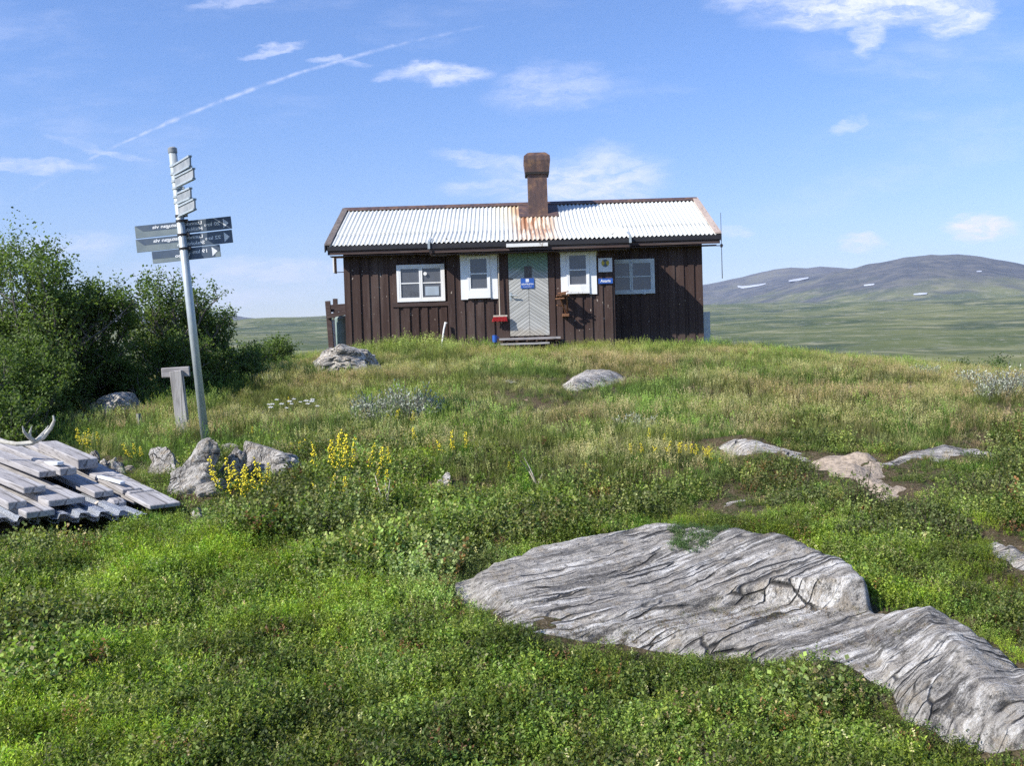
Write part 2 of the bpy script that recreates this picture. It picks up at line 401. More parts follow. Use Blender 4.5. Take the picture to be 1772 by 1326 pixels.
# chevron door
m, t = newmat('chevron_door_wood')
oi = t.n('ShaderNodeTexCoord').outputs['Object']
dx_, dy_, dz_ = t.sep(oi)
ax = t.math('ABSOLUTE', dx_)
s = t.math('MULTIPLY', t.math('ADD', dz_, t.math('MULTIPLY', ax, .68)), 13.0)
fr = t.math('FRACT', s)
idn = t.n('ShaderNodeTexWhiteNoise', noise_dimensions='2D', inp={'Vector': t.comb(t.math('FLOOR', s), t.math('SIGN', dx_), 0)}).outputs[0]
gr = t.noise(t.comb(t.math('MULTIPLY', s, 5), t.math('MULTIPLY', dx_, 1.5), 0), 1.0, 5, .7)
col = t.mix(idn, (.40, .40, .375), (.55, .545, .51))
col = t.mix(t.mapr(gr, .4, .75, 0, .6), col, (.27, .265, .245))
gn = t.math('ADD', dz_, t.math('MULTIPLY', t.math('SUBTRACT', t.noise(oi, 4, 4), .5), .55))
col = t.mix(t.mapr(gn, 1.28, 1.56, 0, .7), col, (.10, .24, .14))
col = t.mix(t.mapr(gn, .22, .02, 0, .5), col, (.36, .30, .21))
line = t.mapr(t.math('ABSOLUTE', t.math('SUBTRACT', fr, .5)), .40, .47)
col = t.mix(t.math('MULTIPLY', line, .75), col, (.07, .065, .06))
cl_ = t.mapr(ax, .012, .004); col = t.mix(t.math('MULTIPLY', cl_, .6), col, (.08, .075, .07))
out(t, princ(t, col, .8, t.math('SUBTRACT', gr, line), .6, .006)); M['door'] = m

def leafmat(name, rough=.5, transl=.35, spec=.35, inst=True, c1=None, c2=None):
    m, t = newmat(name)
    lv = t.n('ShaderNodeAttribute', attribute_name='lv').outputs['Fac']
    if inst:
        tint = t.n('ShaderNodeAttribute', attribute_name='tint', attribute_type='INSTANCER').outputs['Color']
        col = t.mix(1.0, tint, t.ramp(lv, [(0, (.45, .5, .45)), (.6, (1.1, 1.15, 1.05)), (1, (1.9, 1.9, 1.65))]), 'MULTIPLY')
    else:
        nb = t.noise(t.n('ShaderNodeTexCoord').outputs['Object'], 1.6, 3)
        col = t.mix(t.mapr(nb, .35, .65), c1, c2)
        col = t.mix(1.0, col, t.ramp(lv, [(0, (.55, .55, .55)), (1, (1.45, 1.4, 1.4))]), 'MULTIPLY')
    p = princ(t, col, rough, None, spec=spec)
    tr = t.n('ShaderNodeBsdfTranslucent', inp={0: t.mix(1.0, col, (1.1, 1.25, .5), 'MULTIPLY')}).outputs[0]
    mx = t.n('ShaderNodeMixShader', inp={0: transl, 1: p, 2: tr}).outputs[0]
    out(t, mx); return m
M['leaf'] = leafmat('instanced_leaf', .55, .4, .28)
M['grass'] = leafmat('instanced_grass', .55, .3, .2)
M['birch'] = leafmat('birch_leaf', .6, .42, .25, False, (.11, .17, .045), (.17, .235, .075))
M['birchdark'] = leafmat('dark_shrub_leaf', .6, .3, .25, False, (.05, .09, .028), (.08, .13, .04))
M['dbirch'] = leafmat('dwarf_birch_leaf', .55, .35, .3, False, (.11, .145, .045), (.16, .19, .065))
M['willow'] = leafmat('woolly_willow_leaf', .6, .25, .2, False, (.42, .46, .38), (.54, .57, .48))
M['herb'] = leafmat('herb_leaf', .45, .3, .4, False, (.07, .14, .025), (.10, .18, .04))
M['bark'] = simple('birch_bark', (.10, .085, .075), (.2, .18, .17), 14, .85)
M['twig'] = simple('brown_twig', (.06, .04, .025), (.10, .07, .045), 20, .8)
M['stem'] = simple('plant_stem', (.10, .14, .04), (.14, .13, .05), 20, .7)
M['petal'] = simple('yellow_petal', (.80, .62, .02), (.72, .66, .05), 40, .6, bstr=0)
M['petalwhite'] = simple('white_petal', (.75, .75, .70), (.8, .8, .78), 40, .6, bstr=0)
M['snow'] = simple('old_snow', (.55, .57, .62), (.48, .51, .56), .05, .6, bstr=0)

# terrain: soil and moss close by, moor and rocky slopes far away
m, t = newmat('moor_ground')
gp = t.n('ShaderNodeNewGeometry').outputs['Position']; gx, gy, gz = t.sep(gp)
n1 = t.noise(gp, 2.2, 5, .6); n2 = t.noise(gp, 18, 4, .6)
n3 = t.noise(gp, 70, 4, .75)
soil = t.mix(t.mapr(n1, .35, .65), (.060, .065, .022), (.12, .085, .05))
soil = t.mix(t.mapr(n2, .45, .6), soil, (.13, .10, .06)); soil = t.mix(t.mapr(n2, .45, .35, 0, .7), soil, (.07, .11, .03))
soil = t.mix(t.mapr(n3, .54, .64), soil, (.24, .20, .14)); soil = t.mix(t.mapr(n3, .46, .36), soil, (.03, .026, .016))
fl = t.comb(gx, gy, 0)
f1 = t.noise(fl, 1/420, 5, .6); f2 = t.noise(fl, 1/75, 5, .65); f3 = t.noise(t.vmath('ADD', fl, (900, 300, 0)), 1/190, 4, .6); f4 = t.noise(fl, 1/14, 4, .7)
far = t.mix(t.mapr(f1, .38, .62), (.075, .100, .034), (.16, .17, .065))
far = t.mix(t.mapr(f3, .48, .62, 0, .8), far, (.040, .062, .032))
far = t.mix(t.mapr(f2, .50, .66, 0, .75), far, (.27, .26, .14))
far = t.mix(t.mapr(f4, .54, .70, 0, .7), far, (.33, .32, .27))
rk = t.math('ADD', gz, t.math('MULTIPLY', t.math('SUBTRACT', f3, .5), 260))
rock = t.mix(t.mapr(f2, .4, .65), (.062, .068, .076), (.13, .125, .115))
rock = t.mix(t.mapr(f1, .5, .68, 0, .7), rock, (.17, .165, .11))
far = t.mix(t.mapr(rk, 85, 200), far, rock)
top = t.mapr(gz, 250, 420, 0, .22); far = t.mix(top, far, (.24, .21, .20))
d2 = t.vmath('LENGTH', gp)
col = t.mix(t.mapr(d2, 40, 110), soil, far)
out(t, princ(t, col, .95, n3, .9, .03, spec=.1)); M['ground'] = m

# schist: banded grey rock
def rockmat(name, ang, white=.6, warm=0.0, scale=1.0, dark=1.0):
    m, t = newmat(name)
    gp = t.n('ShaderNodeNewGeometry').outputs['Position']
    mp = t.n('ShaderNodeMapping', inp={0: gp, 2: (0, 0, -ang)}).outputs[0]
    wob = t.vmath('MULTIPLY', t.vmath('SUBTRACT', t.noise(mp, 1.1*scale, 3, .5, True), (.5, .5, .5)), (0, .22, .0))
    mv = t.vmath('ADD', mp, wob)
    b1 = t.noise(t.vmath('MULTIPLY', mv, (.35, 6, 2.5)), 1.3*scale, 10, .72)
    b2 = t.noise(t.vmath('MULTIPLY', mv, (.45, 10, 4)), 3.2*scale, 9, .75)
    vo = t.n('ShaderNodeTexVoronoi', feature='DISTANCE_TO_EDGE', inp={'Vector': t.vmath('MULTIPLY', mv, (.28, 5.5, 2.2)), 'Scale': 2.4*scale, 'Randomness': 1.0}).outputs[0]
    crk = t.math('MULTIPLY', t.mapr(vo, .05, .0), t.mapr(t.noise(gp, 2.5*scale, 3), .42, .58))
    fs = t.noise(gp, 170*scale, 3, .8)
    vn_ = t.noise(t.vmath('MULTIPLY', mv, (.22, 4.2, 1.6)), 1.25*scale, 3, .5); vein = t.math('MULTIPLY', t.mapr(t.math('ABSOLUTE', t.math('SUBTRACT', vn_, .52)), .030, .008), t.mapr(li_ := t.noise(mv, 1.6*scale, 4, .6), .40, .56))
    b3 = t.noise(t.vmath('MULTIPLY', mv, (.6, 14, 6)), 5.5*scale, 4, .6)
    sp = t.noise(gp, 60*scale, 4, .7); li = t.noise(gp, 9*scale, 5, .65)
    col = t.mix(t.mapr(b1, .40, .55), tuple(c*dark for c in (.11, .103, .096)), tuple(c*dark for c in (.41, .375, .33)))
    col = t.mix(t.mapr(b2, .47, .62, 0, .8), col, tuple(c*dark for c in (.56, .53, .48)))
    col = t.mix(t.mapr(b1, .545, .59, 0, white), col, (.74, .71, .66))
    col = t.mix(t.mapr(b2, .43, .36, 0, .85), col, (.05, .046, .043))
    col = t.mix(t.mapr(li, .54, .64, 0, .6), col, (.36+warm, .30+warm*.5, .22))
    col = t.mix(t.mapr(sp, .62, .72, 0, .5), col, (.52, .50, .47))
    col = t.mix(t.mapr(sp, .36, .28, 0, .6), col, (.07, .065, .06))
    col = t.mix(t.mapr(b3, .44, .36, 0, .7), col, (.07, .065, .06)); col = t.mix(t.mapr(b3, .56, .64, 0, .5), col, (.58, .55, .51))
    col = t.mix(t.math('MULTIPLY', vein, t.mapr(b2, .42, .54, .1, white)), col, (.78, .75, .70))
    col = t.mix(t.mapr(fs, .56, .66, 0, .6), col, (.66, .63, .58)); col = t.mix(t.mapr(fs, .40, .30, 0, .6), col, (.05, .047, .045))
    lic = t.noise(gp, 26*scale, 5, .7); col = t.mix(t.mapr(lic, .57, .64, 0, .7), col, (.075, .072, .062)); col = t.mix(t.mapr(lic, .40, .34, 0, .55), col, (.46, .42, .34))
    col = t.mix(t.math('MULTIPLY', crk, .9), col, (.03, .028, .026))
    hgt = t.math('ADD', t.math('ADD', t.math('MULTIPLY', b1, .8), b2), t.math('SUBTRACT', t.math('MULTIPLY', sp, .4), t.math('MULTIPLY', crk, 1.2)))
    out(t, princ(t, col, .9, hgt, 1.0, .035, spec=.25)); return m
M['schist'] = rockmat('banded_schist', R(20), .9, dark=1.0)
M['rocklow'] = rockmat('lichened_rock', R(8), .5, .10, 1.4, 1.4)
M['cairn'] = rockmat('cairn_rock', R(35), .5, .08, 2.0, 1.3)
M['sand'] = simple('bare_sandy_soil', (.42, .34, .26), (.25, .20, .15), 22, .95, bstr=.9, bdist=.03)
M['pathsoil'] = simple('trodden_soil', (.32, .22, .16), (.16, .115, .075), 22, .95, bstr=.9, bdist=.03)
# ================================================================ SETTING: ground
def build_ground():
    th = np.concatenate([np.linspace(-math.pi, -0.75, 60)[:-1], np.linspace(-0.75, 0.75, 620), np.linspace(0.75, math.pi, 60)[1:]])
    r = np.concatenate([[0.02, .4, .8, 1.2, 1.6], np.geomspace(2.0, 26, 300), np.geomspace(26, 9000, 330)[1:]])
    TH, RR = np.meshgrid(th, r, indexing='ij')
    X = RR*np.sin(TH); Y = RR*np.cos(TH); Z = H(X, Y)
    nt, nr = TH.shape
    V = np.stack([X.ravel(), Y.ravel(), Z.ravel()], 1)
    i, j = np.meshgrid(np.arange(nt-1), np.arange(nr-1), indexing='ij')
    a = (i*nr+j).ravel(); F = np.stack([a, a+1, a+nr+1, a+nr], 1)
    o = mesh_np('ground', V, F, M['ground'], smooth=True)
    o['kind'] = 'structure'
build_ground()

# ================================================================ HUT
HC, HS, HR = 21.4, 22.2, 24.5        # centre wall, side walls, ridge (Y)
EC, ES = 21.0, 21.9                  # eave fronts
XL, XR = W(562, 432, ES)[0], W(1248, 405, ES)[0]
WL, WR = W(596, 500, HS)[0], W(1216, 500, HS)[0]
CL, CR = W(776, 500, HC)[0], W(1063, 500, HC)[0]
EL, ER = W(742, 416, EC)[0], W(1090, 405, EC)[0]
ZR, ZES, ZK, YK, ZEC = 5.11, 3.97, 4.29, 22.62, 3.86
SL = (ZR-ZES)/(HR-ES)
YB, BB = 27.1, 26.8                  # back eave, back wall
GZ = 1.35
hut = empty('wooden_hut', ((WL+WR)/2, 24, 1.55))
tag(hut, 'dark brown timber mountain hut with white corrugated roof standing on the grassy knoll', 'hut')
def roofz(y): return ZES+(y-ES)*SL if y <= HR else ZR-(y-HR)*(SL)
# core walls (one mesh), panels of upright boards
def wallbox(name, x0, x1, y0, y1, z0, z1): return mesh_bm(name, boxb(x0, x1, y0, y1, z0, z1), M['tar'], hut)
def boards(bm, x0, x1, y, z0, z1, pitch=.215, wd=.135, skip=()):
    x = x0; k = 0
    while x < x1-.02:
        e = min(x+wd+random.uniform(-.012, .012), x1)
        p = .022+random.uniform(-.003, .004)
        zb = z0+random.uniform(-.03, .03)
        box(bm, x, e, y-p, y+.004, zb, z1)
        x += pitch*random.uniform(.95, 1.05)
bm = bmesh.new(); box(bm, CL, CR, HC, HS+.1, GZ, 3.95); boards(bm, CL+.0, CR, HC, GZ+.1, 3.86)
# porch side walls (boards facing sideways)
for xx, sg in ((CL, -1), (CR, 1)):
    for k in range(4):
        y = HC+.03+k*.2; box(bm, min(xx, xx+sg*.022), max(xx, xx+sg*.022), y, y+.12, GZ+.1, 4.0)
mesh_bm('porch_wall', bm, M['tar'], hut)
bm = bmesh.new(); box(bm, WL, CL-.002, HS, HS+.12, GZ, 4.05); boards(bm, WL, CL-.03, HS, GZ+.1, 3.98)
mesh_bm('front_wall', bm, M['tar'], hut)
bm = bmesh.new(); box(bm, CR+.002, WR, HS, HS+.12, GZ, 4.05); boards(bm, CR+.03, WR, HS, GZ+.1, 3.98)
mesh_bm('front_wall', bm, M['tar'], hut)
for xa, xb, sg in ((WL, WL+.12, -1), (WR-.12, WR, 1)):
    bm = bmesh.new()
    prism(bm, [(HS+.121, GZ), (BB, GZ), (BB, roofz(BB)-.1), (HR, ZR-.12), (HS+.121, roofz(HS+.12)-.1)], xa, xb)
    for k in range(20):
        y = HS+.15+k*.225
        if y+.13 > BB: break
        xs = (xa-.022, xa) if sg < 0 else (xb, xb+.022)
        box(bm, xs[0], xs[1], y, y+.13, GZ+.1, roofz(y if y < HR else y+.13)-.14)
    mesh_bm('gable_wall', bm, M['tar'], hut)
bm = bmesh.new(); box(bm, WL+.121, WR-.121, BB-.12, BB, GZ, roofz(BB)-.1); mesh_bm('back_wall', bm, M['tar'], hut)

# roof: corrugated sheeting following a kink over the porch
def sheet(x0, x1, prof, pitch=.097, amp=.019, jag=True):
    xs = np.arange(x0, x1, pitch/8); ph = 2*np.pi*xs/pitch; V = []; nx = len(xs); ny = len(prof)
    for (y, z) in prof:
        j = np.zeros(nx)
        V.append(np.stack([xs, np.full(nx, y), z+amp*np.cos(ph)], 1))
    V = np.concatenate(V); i, jj = np.meshgrid(np.arange(nx-1), np.arange(ny-1)); a = (jj*nx+i).ravel()
    F = np.stack([a, a+1, a+nx+1, a+nx], 1)
    V2 = V.copy(); V2[:, 2] -= .004
    F2 = F[:, ::-1]+len(V)
    edge = [[k, k+len(V), k+1+len(V), k+1] for k in range(nx-1)]
    return np.concatenate([V, V2]), np.concatenate([F, F2, np.array(edge)])
Vs, Fs = [], []
def addsheet(*a):
    v, f = sheet(*a); off = sum(len(q) for q in Vs); Vs.append(v); Fs.append(f+off)
up = lambda y: ZES+(y-ES)*SL
CHIML, CHIMR = W(898, 375, 23.6)[0], W(966, 375, 23.6)[0]
addsheet(XL+.06, XR-.06, [(YK-.06, up(YK-.06)+.012), (HR+.02, ZR+.012)])
addsheet(XL+.06, EL, [(ES-.03, up(ES-.03)), (YK+.05, up(YK+.05))])
addsheet(ER, XR-.06, [(ES-.03, up(ES-.03)), (YK+.05, up(YK+.05))])
addsheet(EL, ER, [(EC-.03, ZEC), (YK+.02, up(YK+.02)-.002)])
addsheet(XL+.06, XR-.06, [(YB+.02, roofz(YB+.02)), (HR-.02, ZR+.01)])
roof = mesh_np('corrugated_roof', np.concatenate(Vs), np.concatenate(Fs), M['roof'], hut, smooth=True)
bm = bmesh.new()
d_ = .028
prism(bm, [(ES+.03, up(ES+.03)-d_), (HR, ZR-d_), (YB-.03, roofz(YB-.03)-d_), (YB-.03, roofz(YB-.03)-d_-.09), (HR, ZR-d_-.09), (ES+.03, up(ES+.03)-d_-.09)], XL+.08, XR-.08)
prism(bm, [(EC+.03, ZEC-d_+.006), (YK, up(YK)-d_-.012), (YK, up(YK)-d_-.1), (EC+.03, ZEC-d_-.08)], EL+.02, ER-.02)
mesh_bm('roof_deck', bm, M['darkpaint'], hut)
# fascias
def fascia(x0, x1, y, zt, name='fascia'):
    bm = bmesh.new(); box(bm, x0, x1, y-.025, y, zt-.125, zt-.022); mesh_bm(name, bm, M['darkpaint'], hut, .004)
    bm = bmesh.new(); box(bm, x0+.01, x1-.01, y+.003, y+.028, zt-.215, zt-.1); mesh_bm('eave_board', bm, M['brownboard'], hut, .004)
fascia(XL+.05, EL-.003, ES, up(ES)); fascia(ER+.003, XR-.02, ES, up(ES)); fascia(EL, ER, EC, ZEC)
bm = bmesh.new(); box(bm, XL+.1, EL, ES+.03, HS, up(ES)-.25, up(ES)-.235); box(bm, ER, XR-.1, ES+.03, HS, up(ES)-.25, up(ES)-.235)
box(bm, EL+.01, ER-.01, EC+.03, HC, ZEC-.25, ZEC-.235); mesh_bm('soffit', bm, M['brownboard'], hut)
# porch roof cheeks and little flashings
for xx in (EL, ER-.03):
    bm = bmesh.new(); prism(bm, [(EC, ZEC-.2), (EC, ZEC-.03), (YK, up(YK)-.04), (ES+.1, up(ES)-.2)], xx, xx+.03); mesh_bm('roof_cheek', bm, M['darkpaint'], hut)
for xx in (EL, ER):
    bm = bmesh.new(); prism(bm, [(EC-.05, ZEC+.03), (EC-.05, ZEC-.13), (EC-.04, ZEC-.13), (EC-.04, ZEC+.015), (EC+.45, ZEC+.15), (EC+.45, ZEC+.165)], xx-.025, xx+.025)
    mesh_bm('flashing', bm, M['metal'], hut)
# rakes + ridge
for x0, x1, mm in ((XL, XL+.14, 'greyrake'), (XR-.14, XR, 'tanrake')):
    bm = bmesh.new(); e = .045
    prism(bm, [(ES-.04, up(ES-.04)+e), (HR, ZR+e+.01), (YB+.03, roofz(YB+.03)+e), (YB+.03, roofz(YB+.03)+.012), (HR, ZR+.02), (ES-.04, up(ES-.04)+.012)], x0, x1)
    mesh_bm('rake_board', bm, M[mm], hut)
    bm = bmesh.new(); xx = (x0, x0+.025) if mm == 'greyrake' else (x1-.025, x1)
    prism(bm, [(ES-.045, up(ES)-.16), (ES-.045, up(ES-.045)+.01), (HR, ZR+.012), (YB+.03, roofz(YB+.03)), (YB+.03, roofz(YB)-.16), (HR, ZR-.16)], *xx)
    mesh_bm('barge_board', bm, M['darkpaint'], hut)
bm = bmesh.new(); prism(bm, [(HR-.17, ZR-.045), (HR-.17, ZR-.025), (HR, ZR+.06), (HR+.17, ZR-.025), (HR+.17, ZR-.045), (HR, ZR+.03)], XL+.05, XR-.03)
mesh_bm('ridge_cap', bm, M['chimney'], hut)
# chimney
YC = 23.85
c0, c1 = W(914, 350, YC)[0], W(947, 350, YC)[0]
cw = (c1-c0); zc_top = W(930, 266, YC)[1]; zc_col = W(930, 303, YC)[1]
def loft(bm, rings, cx, cy_):
    prev = None
    for (hw, hd, z) in rings:
        ring = [bm.verts.new((cx+a*hw, cy_+b*hd, z)) for a, b in ((-1, -1), (1, -1), (1, 1), (-1, 1))]
        if prev:
            for k in range(4): bm.faces.new((prev[k], prev[(k+1) % 4], ring[(k+1) % 4], ring[k]))
        else: bm.faces.new(ring[::-1])
        prev = ring
    bm.faces.new(prev)
ccx = (c0+c1)/2; zb = up(YC-cw/2)-.15
chim = mesh_bm('chimney', (lambda b: (loft(b, [(cw/2, .24, zb), (cw/2, .24, zc_col)], ccx, YC), b)[1])(bmesh.new()), M['chimney'], hut, .006)
bm = bmesh.new(); loft(bm, [(cw/2+.05, .29, zc_col-.02), (cw/2+.06, .30, zc_col+.03)], ccx, YC); mesh_bm('collar', bm, M['black'], chim, origin=tuple(hut.location)); 
bm = bmesh.new(); hh = zc_top-zc_col
loft(bm, [(cw/2+.055, .29, zc_col+.033), (cw/2+.085, .33, zc_col+hh*.6), (cw/2+.08, .32, zc_col+hh*.8), (cw/2-.01, .22, zc_col+hh*.97), (cw/2-.05, .18, zc_col+hh)], ccx, YC)
mesh_bm('cowl', bm, M['chimney'], chim, .012, origin=tuple(hut.location))
for c in chim.children: c.location = -(chim.location) if False else (0, 0, 0)
# flashing apron round the chimney
yf0, yf1 = YC-.42, HR-.1
bm = bmesh.new()
prism(bm, [(yf0, up(yf0)+.02), (yf0, up(yf0)+.034), (yf1, up(yf1)+.034), (yf1, up(yf1)+.02)], CHIML, CHIMR)
mesh_bm('chimney_flashing', bm, M['chimney'], hut)

# windows
def window(px0, py0, px1, py1, Y, casements, mat, fw=.055, muntin=1, name='window', dy=.05, pane_h=None, lowrail=None, hidden_left=0):
    x0, z1 = W(px0, (py0), Y); x1, z0 = W(px1, py1, Y)
    zc0 = W((px0+px1)/2, py1, Y)[1]; zc1 = W((px0+px1)/2, py0, Y)[1]; z0, z1 = zc0, zc1
    lr = lowrail or fw
    bm = bmesh.new()
    box(bm, x0, x1, Y-dy-.012, Y+.002, z1-fw, z1); box(bm, x0, x1, Y-dy-.012, Y+.002, z0, z0+lr)
    box(bm, x0, x0+fw, Y-dy-.010, Y+.002, z0+lr, z1-fw); box(bm, x1-fw, x1, Y-dy-.010, Y+.002, z0+lr, z1-fw)
    wn = mesh_bm(name, bm, M[mat], hut, .004)
    ix0, ix1 = x0+fw, x1-fw; w_ = (ix1-ix0)/casements
    for c in range(casements):
        a, b = ix0+c*w_, ix0+(c+1)*w_; s = .036
        bm = bmesh.new(); Yf = Y-dy-.006+.012
        if casements > 1 and c: a_ = a+.002
        else: a_ = a
        box(bm, a_+.001, b-.001, Yf-.012, Yf+.03, z1-fw-s, z1-fw-.001); box(bm, a_+.001, b-.001, Yf-.012, Yf+.03, z0+lr+.001, z0+lr+s)
        box(bm, a_+.001, a_+s, Yf-.012, Yf+.03, z0+lr+s, z1-fw-s); box(bm, b-s, b-.001, Yf-.012, Yf+.03, z0+lr+s, z1-fw-s)
        zm = (z0+lr+z1-fw)/2; box(bm, a_+s, b-s, Yf-.006, Yf+.02, zm-.012, zm+.012)
        mesh_bm('sash', bm, M[mat], wn, .003, origin=tuple(hut.location))
        mesh_bm('pane', boxb(a_+s, b-s, Yf+.008, Yf+.014, z0+lr+s, z1-fw-s), M['pane'], wn, origin=tuple(hut.location))
    return wn, (x0, x1, z0, z1)
def fixchild(o):   # parts whose parent already sits at the hut's base
    return o
w1, b1 = window(686, 458, 771, 522, HS, 2, 'white')
# brown sill board under it
mesh_bm('sill_board', boxb(b1[0]-.12, b1[1]+.1, HS-.045, HS, b1[2]-.11, b1[2]-.012), M['brownboard'], hut, .004)
w2, b2 = window(808, 443, 849, 512, HC, 1, 'white', fw=.03, dy=.06, lowrail=.12)
w3, b3 = window(979, 437, 1020, 505, HC, 1, 'white', fw=.03, dy=.06, lowrail=.12)
# broad white surrounds with a moulded head
def surround(pa, pb, Y, px0, px1, py0, py1, mat):
    x0 = W(px0, (py0+py1)/2, Y)[0]; x1 = W(px1, (py0+py1)/2, Y)[0]; z0 = W((px0+px1)/2, py1, Y)[1]; z1 = W((px0+px1)/2, py0, Y)[1]
    bx0, bx1, bz0, bz1 = pa
    bm = bmesh.new()
    box(bm, x0, bx0-.002, Y-.045, Y+.002, z0, z1-.1); mesh_bm('window_casing', bm, M[mat], hut, .004)
    bm = bmesh.new(); box(bm, bx1+.002, x1, Y-.045, Y+.002, z0, z1-.1); mesh_bm('window_casing', bm, M[mat], hut, .004)
    bm = bmesh.new(); box(bm, x0-.02, x1+.02, Y-.055, Y+.002, z1-.098, z1-.02); box(bm, x0-.045, x1+.045, Y-.075, Y+.002, z1-.019, z1+.02)
    mesh_bm('window_head', bm, M['white'], hut, .006)
    bm = bmesh.new(); box(bm, bx0, bx1, Y-.08, Y+.002, z0+.02, bz0-.003); mesh_bm('window_sill', bm, M[pb], hut, .006)
surround(b2, 'white', HC, 797, 861, 434, 518, 'white')
surround(b3, 'oldwhite', HC, 970, 1032, 430, 510, 'white')
w4, b4 = window(1050, 449, 1133, 509, HS, 2, 'greywhite')
# small things seen at the windows
px, pz = W(736, 474, HS); bm = bmesh.new(); tube(bm, [(px, HS-.075, pz), (px, HS-.066, pz)], [.04, .04], 14); mesh_bm('round_disc', bm, M['white'], hut)
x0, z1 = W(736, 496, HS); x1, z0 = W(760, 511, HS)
mesh_bm('painted_view_card', boxb(x0, x1, HS-.047, HS-.043, z0, z1), simple('painted_daylight', (.42, .50, .60), (.36, .42, .48), 3, .5), hut)  # pale card coloured as the daylight seen through to a window behind
xx, zz = W(1114, 503, HS); bm = bmesh.new(); tube(bm, [(xx, HS-.05, zz-.08), (xx, HS-.05, zz-.02), (xx, HS-.05, zz), (xx, HS-.05, zz+.05)], [.035, .035, .01, .01], 8); 
mesh_bm('small_candle_holder', bm, M['greywhite'], hut)
# door
dx0, dx1 = W(881, 510, HC)[0], W(949, 510, HC)[0]; dz1 = W(915, 437, HC)[1]; dz0 = W(915, 581, HC)[1]
door = mesh_bm('door', boxb(dx0, dx1, HC-.035, HC+.002, dz0, dz1), M['door'], hut, .004, origin=((dx0+dx1)/2, HC, dz0))
door.location = Vector(((dx0+dx1)/2, HC, dz0))-hut.location
def dpart(name, bm, mat): 
    o = mesh_bm(name, bm, mat, None, origin=((dx0+dx1)/2, HC, dz0)); o.parent = door; o.location = (0, 0, 0); return o
bm = bmesh.new()
box(bm, dx0-.14, dx0-.012, HC-.038, HC+.002, dz0-.06, dz1+.0); box(bm, dx1+.012, dx1+.14, HC-.038, HC+.002, dz0-.06, dz1)
box(bm, dx0-.14, dx1+.14, HC-.042, HC+.002, dz1+.003, dz1+.13)
mesh_bm('door_frame', bm, M['tar'], hut, .004)
xa, za = W(886, 512, HC); xb = W(897, 513, HC)[0]
bm = bmesh.new(); tube(bm, [(xa-.03, HC-.035, za), (xa-.03, HC-.09, za), (xb-.02, HC-.095, za-.005)], [.014, .014, .012], 8); box(bm, xa-.055, xa-.005, HC-.041, HC-.034, za-.1, za+.07)
dpart('handle', bm, M['metal'])
xa, za = W(884, 483, HC); dpart('hinge_strap', boxb(dx0+.0, dx0+.09, HC-.042, HC-.034, za-.012, za+.012), M['black'])
xa = W(907, 470, HC)[0]; xb = W(920, 470, HC)[0]; za = W(913, 461, HC)[1]; zb_ = W(913, 483, HC)[1]
dpart('hatch', boxb(xa, xb, HC-.043, HC-.034, zb_, za), simple('dark_grey_wood', (.10, .085, .08), (.16, .14, .13), 18, .8))

# lettering
def text_mesh(s, size, bold=.0, align='CENTER'):
    cu = bpy.data.curves.new('t', 'FONT'); cu.body = s; cu.size = size; cu.align_x = align; cu.align_y = 'CENTER'; cu.extrude = .0008; cu.offset = bold
    ob = bpy.data.objects.new('t', cu); COL.objects.link(ob); bpy.context.view_layer.update()
    me = bpy.data.meshes.new_from_object(ob.evaluated_get(bpy.context.evaluated_depsgraph_get()))
    bpy.data.objects.remove(ob); bpy.data.curves.remove(cu); return me
def lettering(s, size, loc, parent, matm, rot=None, mirror=False, bold=0.0, name='lettering', sx=1.0, align='CENTER'):
    me = text_mesh(s, size, bold, align); me.materials.clear(); me.materials.append(matm)
    me.transform(Matrix.Diagonal(((-1 if mirror else 1)*sx, 1, 1, 1)))
    me.transform(Matrix.Rotation(math.pi/2, 4, 'X'))       # stands up, reads from -Y
    if mirror: me.flip_normals()
    o = bpy.data.objects.new(name, me); COL.objects.link(o); o.parent = parent; o.location = loc
    return o
# blue sign on the door
sx0, sx1 = W(901, 490, HC)[0], W(924, 490, HC)[0]; sz1 = W(912, 482, HC)[1]; sz0 = W(912, 499, HC)[1]
dsg = dpart('door_sign', boxb(sx0, sx1, HC-.052, HC-.044, sz0, sz1), M['blue'])
scx = (sx0+sx1)/2-(dx0+dx1)/2; sh = sz1-sz0; scz = sz0-dz0
bm = bmesh.new(); c_ = (sx0+sx1)/2; box(bm, c_-.035, c_+.035, HC-.0535, HC-.0515, sz0+sh*.62, sz0+sh*.62+.07); dpart('white_square', bm, M['signwhite']).parent = dsg
lettering('HJÄLPTELEFON', .046, (scx, -.0535, scz+sh*.40), dsg, M['letter'], bold=.001, sx=.83)
lettering('Emergency telephone', .026, (scx, -.0535, scz+sh*.15), dsg, M['letter'], sx=.8)
# square sign with round emblem, and the name plate under it
x0, x1 = W(1035, 459, HC)[0], W(1059, 459, HC)[0]; z1 = W(1047, 447, HC)[1]; z0 = W(1047, 471, HC)[1]
es = mesh_bm('emblem_sign', boxb(x0, x1, HC-.055, HC-.035, z0, z1), M['signwhite'], hut, .003)
cx_, cz_ = (x0+x1)/2, z0+(z1-z0)*.64; rr = .083
def lo(v): return Vector(v)
bm = bmesh.new(); tube(bm, [(cx_, HC-.057, cz_), (cx_, HC-.0545, cz_)], [rr, rr], 28); mesh_bm('yellow_roundel', bm, M['yellow'], es, origin=tuple(hut.location))
bm = bmesh.new()
for a0, a1 in ((50, 130), (230, 310)):
    vs = [bm.verts.new((cx_, HC-.0575, cz_))] + [bm.verts.new((cx_+rr*.98*math.cos(R(a)), HC-.0575, cz_+rr*.98*math.sin(R(a)))) for a in np.linspace(a0, a1, 10)]
    bm.faces.new(vs)
